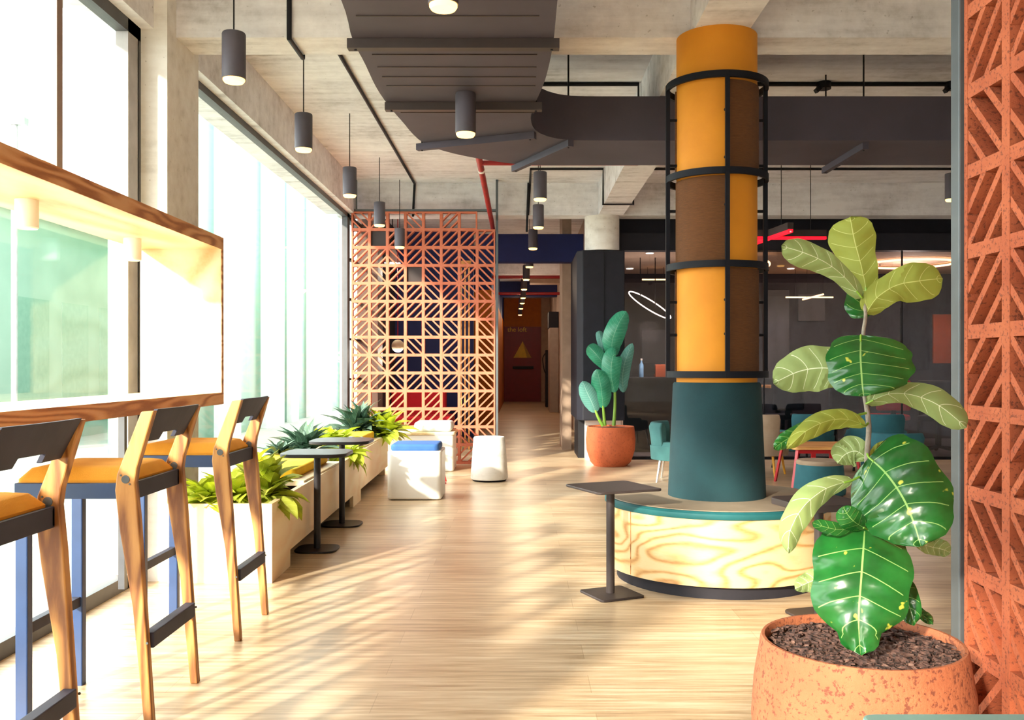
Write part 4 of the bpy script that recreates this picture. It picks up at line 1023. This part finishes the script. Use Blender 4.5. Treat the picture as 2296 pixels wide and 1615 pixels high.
# ------------------------------------------------------------------ neon bars, ring lamps, meeting room contents
nb = thing('neon_lamp', 'crossed red neon bars hanging beside the mustard column', 'lamp', (2.7, 9.5, 2.45))
def neon(a, b2):
    a, b2 = Vector(a), Vector(b2)
    hsg = MB().bar(a+Vector((0, 0, .045)), b2+Vector((0, 0, .045)), .06, .07).build('housing', 'table_brown', nb)
    MB().bar(a, b2, .05, .03).build('neon_tube', 'neon_red', nb); MB().bar(a+Vector((0, 0, -.008)), b2+Vector((0, 0, -.008)), .018, .014).build('neon_core', 'neon_core', nb)
    d = b2-a
    for t in (.2, .8): q2 = a+d*t; MB().cyl(q2+Vector((0, 0, .07)), (q2.x, q2.y, SLAB+.002), .004, n=6).build('cable', 'black_metal', nb)
neon((2.35, 9.5, 2.462), (3.125, 9.5, 2.462)); neon((2.62, 9.0, 2.463), (2.48, 10.1, 2.463))
def ring_lamp(name, lab, c, ea, eb, r, mat, mount):
    c, ea, eb = Vector(c), Vector(ea), Vector(eb); t = thing(name, lab, 'lamp', c)
    pts = [c+ea*math.cos(2*PI*i/60)+eb*math.sin(2*PI*i/60) for i in range(61)]
    MB().tube(pts, r, 8).build('light_ring', mat, t, smooth=True)
    ld = bpy.data.lights.new('ring_light', 'POINT'); ld.energy = 28; ld.color = (1, .8, .66); ld.shadow_soft_size = .15
    lo = bpy.data.objects.new('ring_light', ld); COL.objects.link(lo); lo.parent = t; lo.location = (0, 0, -.35)
    for q2 in mount: MB().cyl(q2[0], q2[1], .006, n=8).build('hanger', 'black_metal', t)
c1 = at(1457, 684, 12.2)
ring_lamp('ring_lamp', 'white tilted ring lamp hanging inside the glass room beside the banana plant', c1, (.275, 0, -.165), (.05, .3, .085), .008, 'ring_white', [(c1+Vector((-.1, .2, .1)), (c1.x-.1, c1.y+.2, 2.6)), (c1+Vector((.1, .2, -.02)), (c1.x+.1, c1.y+.2, 2.6))])
c2 = at(2040, 592, 12.9)
ring_lamp('ring_lamp', 'warm flat ring lamp inside the glass room above the fig top', c2, (.58, 0, 0), (0, .58, 0), .014, 'ring_warm', [(c2+Vector((-.3, .3, 0)), (c2.x-.3, c2.y+.3, 2.6)), (c2+Vector((.3, .3, 0)), (c2.x+.3, c2.y+.3, 2.6))])
gl = at(1720, 592, 12.0); t = thing('globe_lamp', 'small glowing globe lamp beside the column cage', 'lamp', gl)
MB().sphere(gl, .045).build('globe', 'ring_warm', t, smooth=True); MB().cyl(gl+Vector((0, 0, .04)), (gl.x, gl.y, 2.6), .006, n=8).build('stem', 'black_metal', t)
for a, b2, Yd, lab in (((1762, 667), (1868, 667), 13.95, 'straight thin orange light bar deep in the glass room'), ((1800, 672), (1846, 660), 13.2, 'slanted thin orange light bar crossing the straight one'), ((1440, 627), (1500, 627), 13.6, 'thin pink light bar above the tilted ring lamp')):
    p, q2 = at(*a, Yd), at(*b2, Yd+(.4 if a[1] != b2[1] else 0)); t = thing('light_bar', lab, 'lamp', p)
    MB().bar(p, q2, .02, .02).build('tube', 'ring_warm', t)
    for s in (.2, .8): m3 = p.lerp(q2, s); MB().cyl(m3, (m3.x, m3.y, 2.6), .003, n=6).build('cable', 'black_metal', t)
for (x, y), lab in (((1457, 566), 'ceiling downlight above the pod corner of the glass room'), ((1412, 601), 'deeper ceiling downlight by the glass edge'), ((1773, 601), 'ceiling downlight between globe lamp and fig top leaf'), ((2142, 601), 'ceiling downlight beside the steel post'), ((1560, 580), 'ceiling downlight behind the column')):
    Yd = F*(2.595-CAMZ)/(PY-y); p = at(x, y, Yd); t = thing('downlight', lab, 'ceiling light', p, group='ceiling downlights in the glass rooms')
    MB().cyl((p.x, p.y, 2.585), (p.x, p.y, 2.6), .06, n=20).build('trim_ring', 'white_paint', t); MB().cyl((p.x, p.y, 2.58), (p.x, p.y, 2.586), .05, n=20).build('lens', 'downlight', t)
    ld = bpy.data.lights.new('lamp_light', 'SPOT'); ld.energy = 45; ld.color = (1, .85, .78); ld.shadow_soft_size = .05; ld.spot_size = math.radians(130); ld.spot_blend = .6
    lo = bpy.data.objects.new('lamp_light', ld); COL.objects.link(lo); lo.parent = t; lo.location = Vector((p.x, p.y, 2.57))-p
dk = thing('reception_desk', 'dark desk inside the glass room behind the banana plant', 'desk', (2.0, 12.4, 0))
MB().box(1.35, 2.2, 12.3, 12.36, .012, .97).build('front_panel', 'pod_black', dk); MB().box(1.32, 2.25, 12.27, 12.9, .97, 1.0).build('worktop', 'room_dark', dk)
MB().box(1.35, 1.40, 12.36, 12.88, .012, .97).build('side_panel', 'pod_black', dk); MB().box(2.15, 2.2, 12.36, 12.88, .012, .97).build('side_panel', 'pod_black', dk)
mo = thing('monitor', 'black monitor on the dark desk', 'monitor', at(1440, 845, 12.6))
mp = at(1437, 848, 12.6)
MB().box(mp.x-.19, mp.x+.19, 12.6, 12.63, 1.04, 1.19).build('screen', 'black_metal', mo); MB().box(mp.x-.03, mp.x+.03, 12.61, 12.66, 1.0, 1.06).build('stand', 'black_metal', mo)
bp = at(1438, 836, 12.4); bt = thing('bottle', 'pale blue bottle on the dark desk', 'bottle', (bp.x, 12.4, 1.0))
MB().lathe([(.001, 0), (.03, 0), (.03, .16), (.012, .2), (.012, .23), (.001, .23)], 20, (bp.x, 12.4, 1.0)).build('body', 'blue_bottle', bt, smooth=True); MB().cyl((bp.x, 12.4, 1.225), (bp.x, 12.4, 1.25), .014, n=12).build('cap', 'white_paint', bt)
tag(MB().box(at(1468, 0, 12.7).x, at(1500, 0, 12.7).x, 12.62, 12.8, 1.0, 1.17).build('storage_crate', 'orange_panel', bevel=.006), 'orange brown crate on the dark desk next to the monitor', 'crate')
# back wall panels
for x0, x1, y0, y1, mt, lab in ((1790, 1850, 660, 720, 'panel_grey', 'small grey wall panel behind the light bars'), (1715, 1770, 650, 850, 'panel_grey', 'tall grey wall panel next to the column cage'), (2093, 2137, 705, 815, 'orange_panel', 'orange wall panel near the steel post'), (2020, 2085, 690, 830, 'pod_black', 'dark tall screen beside the orange wall panel'), (1440, 1500, 740, 820, 'panel_grey', 'grey wall board behind the desk')):
    a, b2 = at(x0, y1, 14.55), at(x1, y0, 14.55)
    tag(MB().box(a.x, b2.x, 14.55, 14.59, a.z, b2.z).build('wall_board', mt, bevel=.004), lab, 'wall board')
mt2 = thing('meeting_table', 'long wooden meeting table in the dark glass room', 'table', (4.6, 13.3, 0))
MB().box(3.5, 6.2, 12.9, 13.9, .84, .87).build('table_top', 'table_wood', mt2)
for x in (3.8, 5.9):
    for y in (13.1, 13.7): MB().box(x-.03, x+.03, y-.03, y+.03, .012, .84).build('leg', 'black_metal', mt2)
tag(MB().box(4.86, 5.12, 12.95, 13.2, .87, .885).build('notebook', 'cream_shade'), 'cream notebook on the meeting table', 'notebook')
def office_chair(lab, x, y, rot, mat='pod_black'):
    t = thing('office_chair', lab, 'chair', (x, y, .012), rot)
    MB().prism(rrect(0, 0, .46, .46, .08), .42, .49).build('seat', mat, t, world=False, bevel=.02)
    MB().box(-.22, .22, .2, .26, .55, .95).build('backrest', mat, t, world=False, bevel=.03)
    MB().box(-.03, .03, .2, .24, .44, .6).build('back_bar', 'black_metal', t, world=False)
    MB().cyl((0, 0, .06), (0, 0, .43), .025, n=12).build('post', 'black_metal', t, world=False)
    for i in range(5):
        a = 2*PI*i/5; leg = MB().bar((0, 0, .08), (.28*math.cos(a), .28*math.sin(a), .05), .035, .03).build('leg', 'black_metal', t, world=False)
        MB().cyl((.28*math.cos(a), .28*math.sin(a)-.012, .027), (.28*math.cos(a), .28*math.sin(a)+.012, .027), .027, n=12).build('caster', 'black_metal', leg, world=False)
    return t
for x, y, r, mt, lab in ((3.55, 12.55, PI, 'pod_black', 'dark office chair at the column end of the meeting table'), (4.25, 12.5, PI*1.05, 'pod_black', 'dark office chair behind the fig leaves at the meeting table'), (4.95, 12.45, PI*.95, 'red_fabric', 'red office chair behind the glass near the steel post'), (5.5, 12.2, PI*.8, 'pod_black', 'dark office chair with a star base beside the red one')):
    office_chair(lab, x, y, r, mt)

# ------------------------------------------------------------------ pale teal table corner below the fig pot
tt = thing('teal_table', 'pale teal table top just entering below the fig pot', 'table', (.78, 1.05, 0))
MB().prism(rrect(.79, 1.05, .64, .48, .02), .635, .667).build('table_top', 'pale_teal', tt, bevel=.004)
for sx in (-1, 1):
    for sy in (-1, 1): MB().box(.79+sx*.27-.018, .79+sx*.27+.018, 1.05+sy*.19-.018, 1.05+sy*.19+.018, 0, .635).build('leg', 'steel_grey', tt)
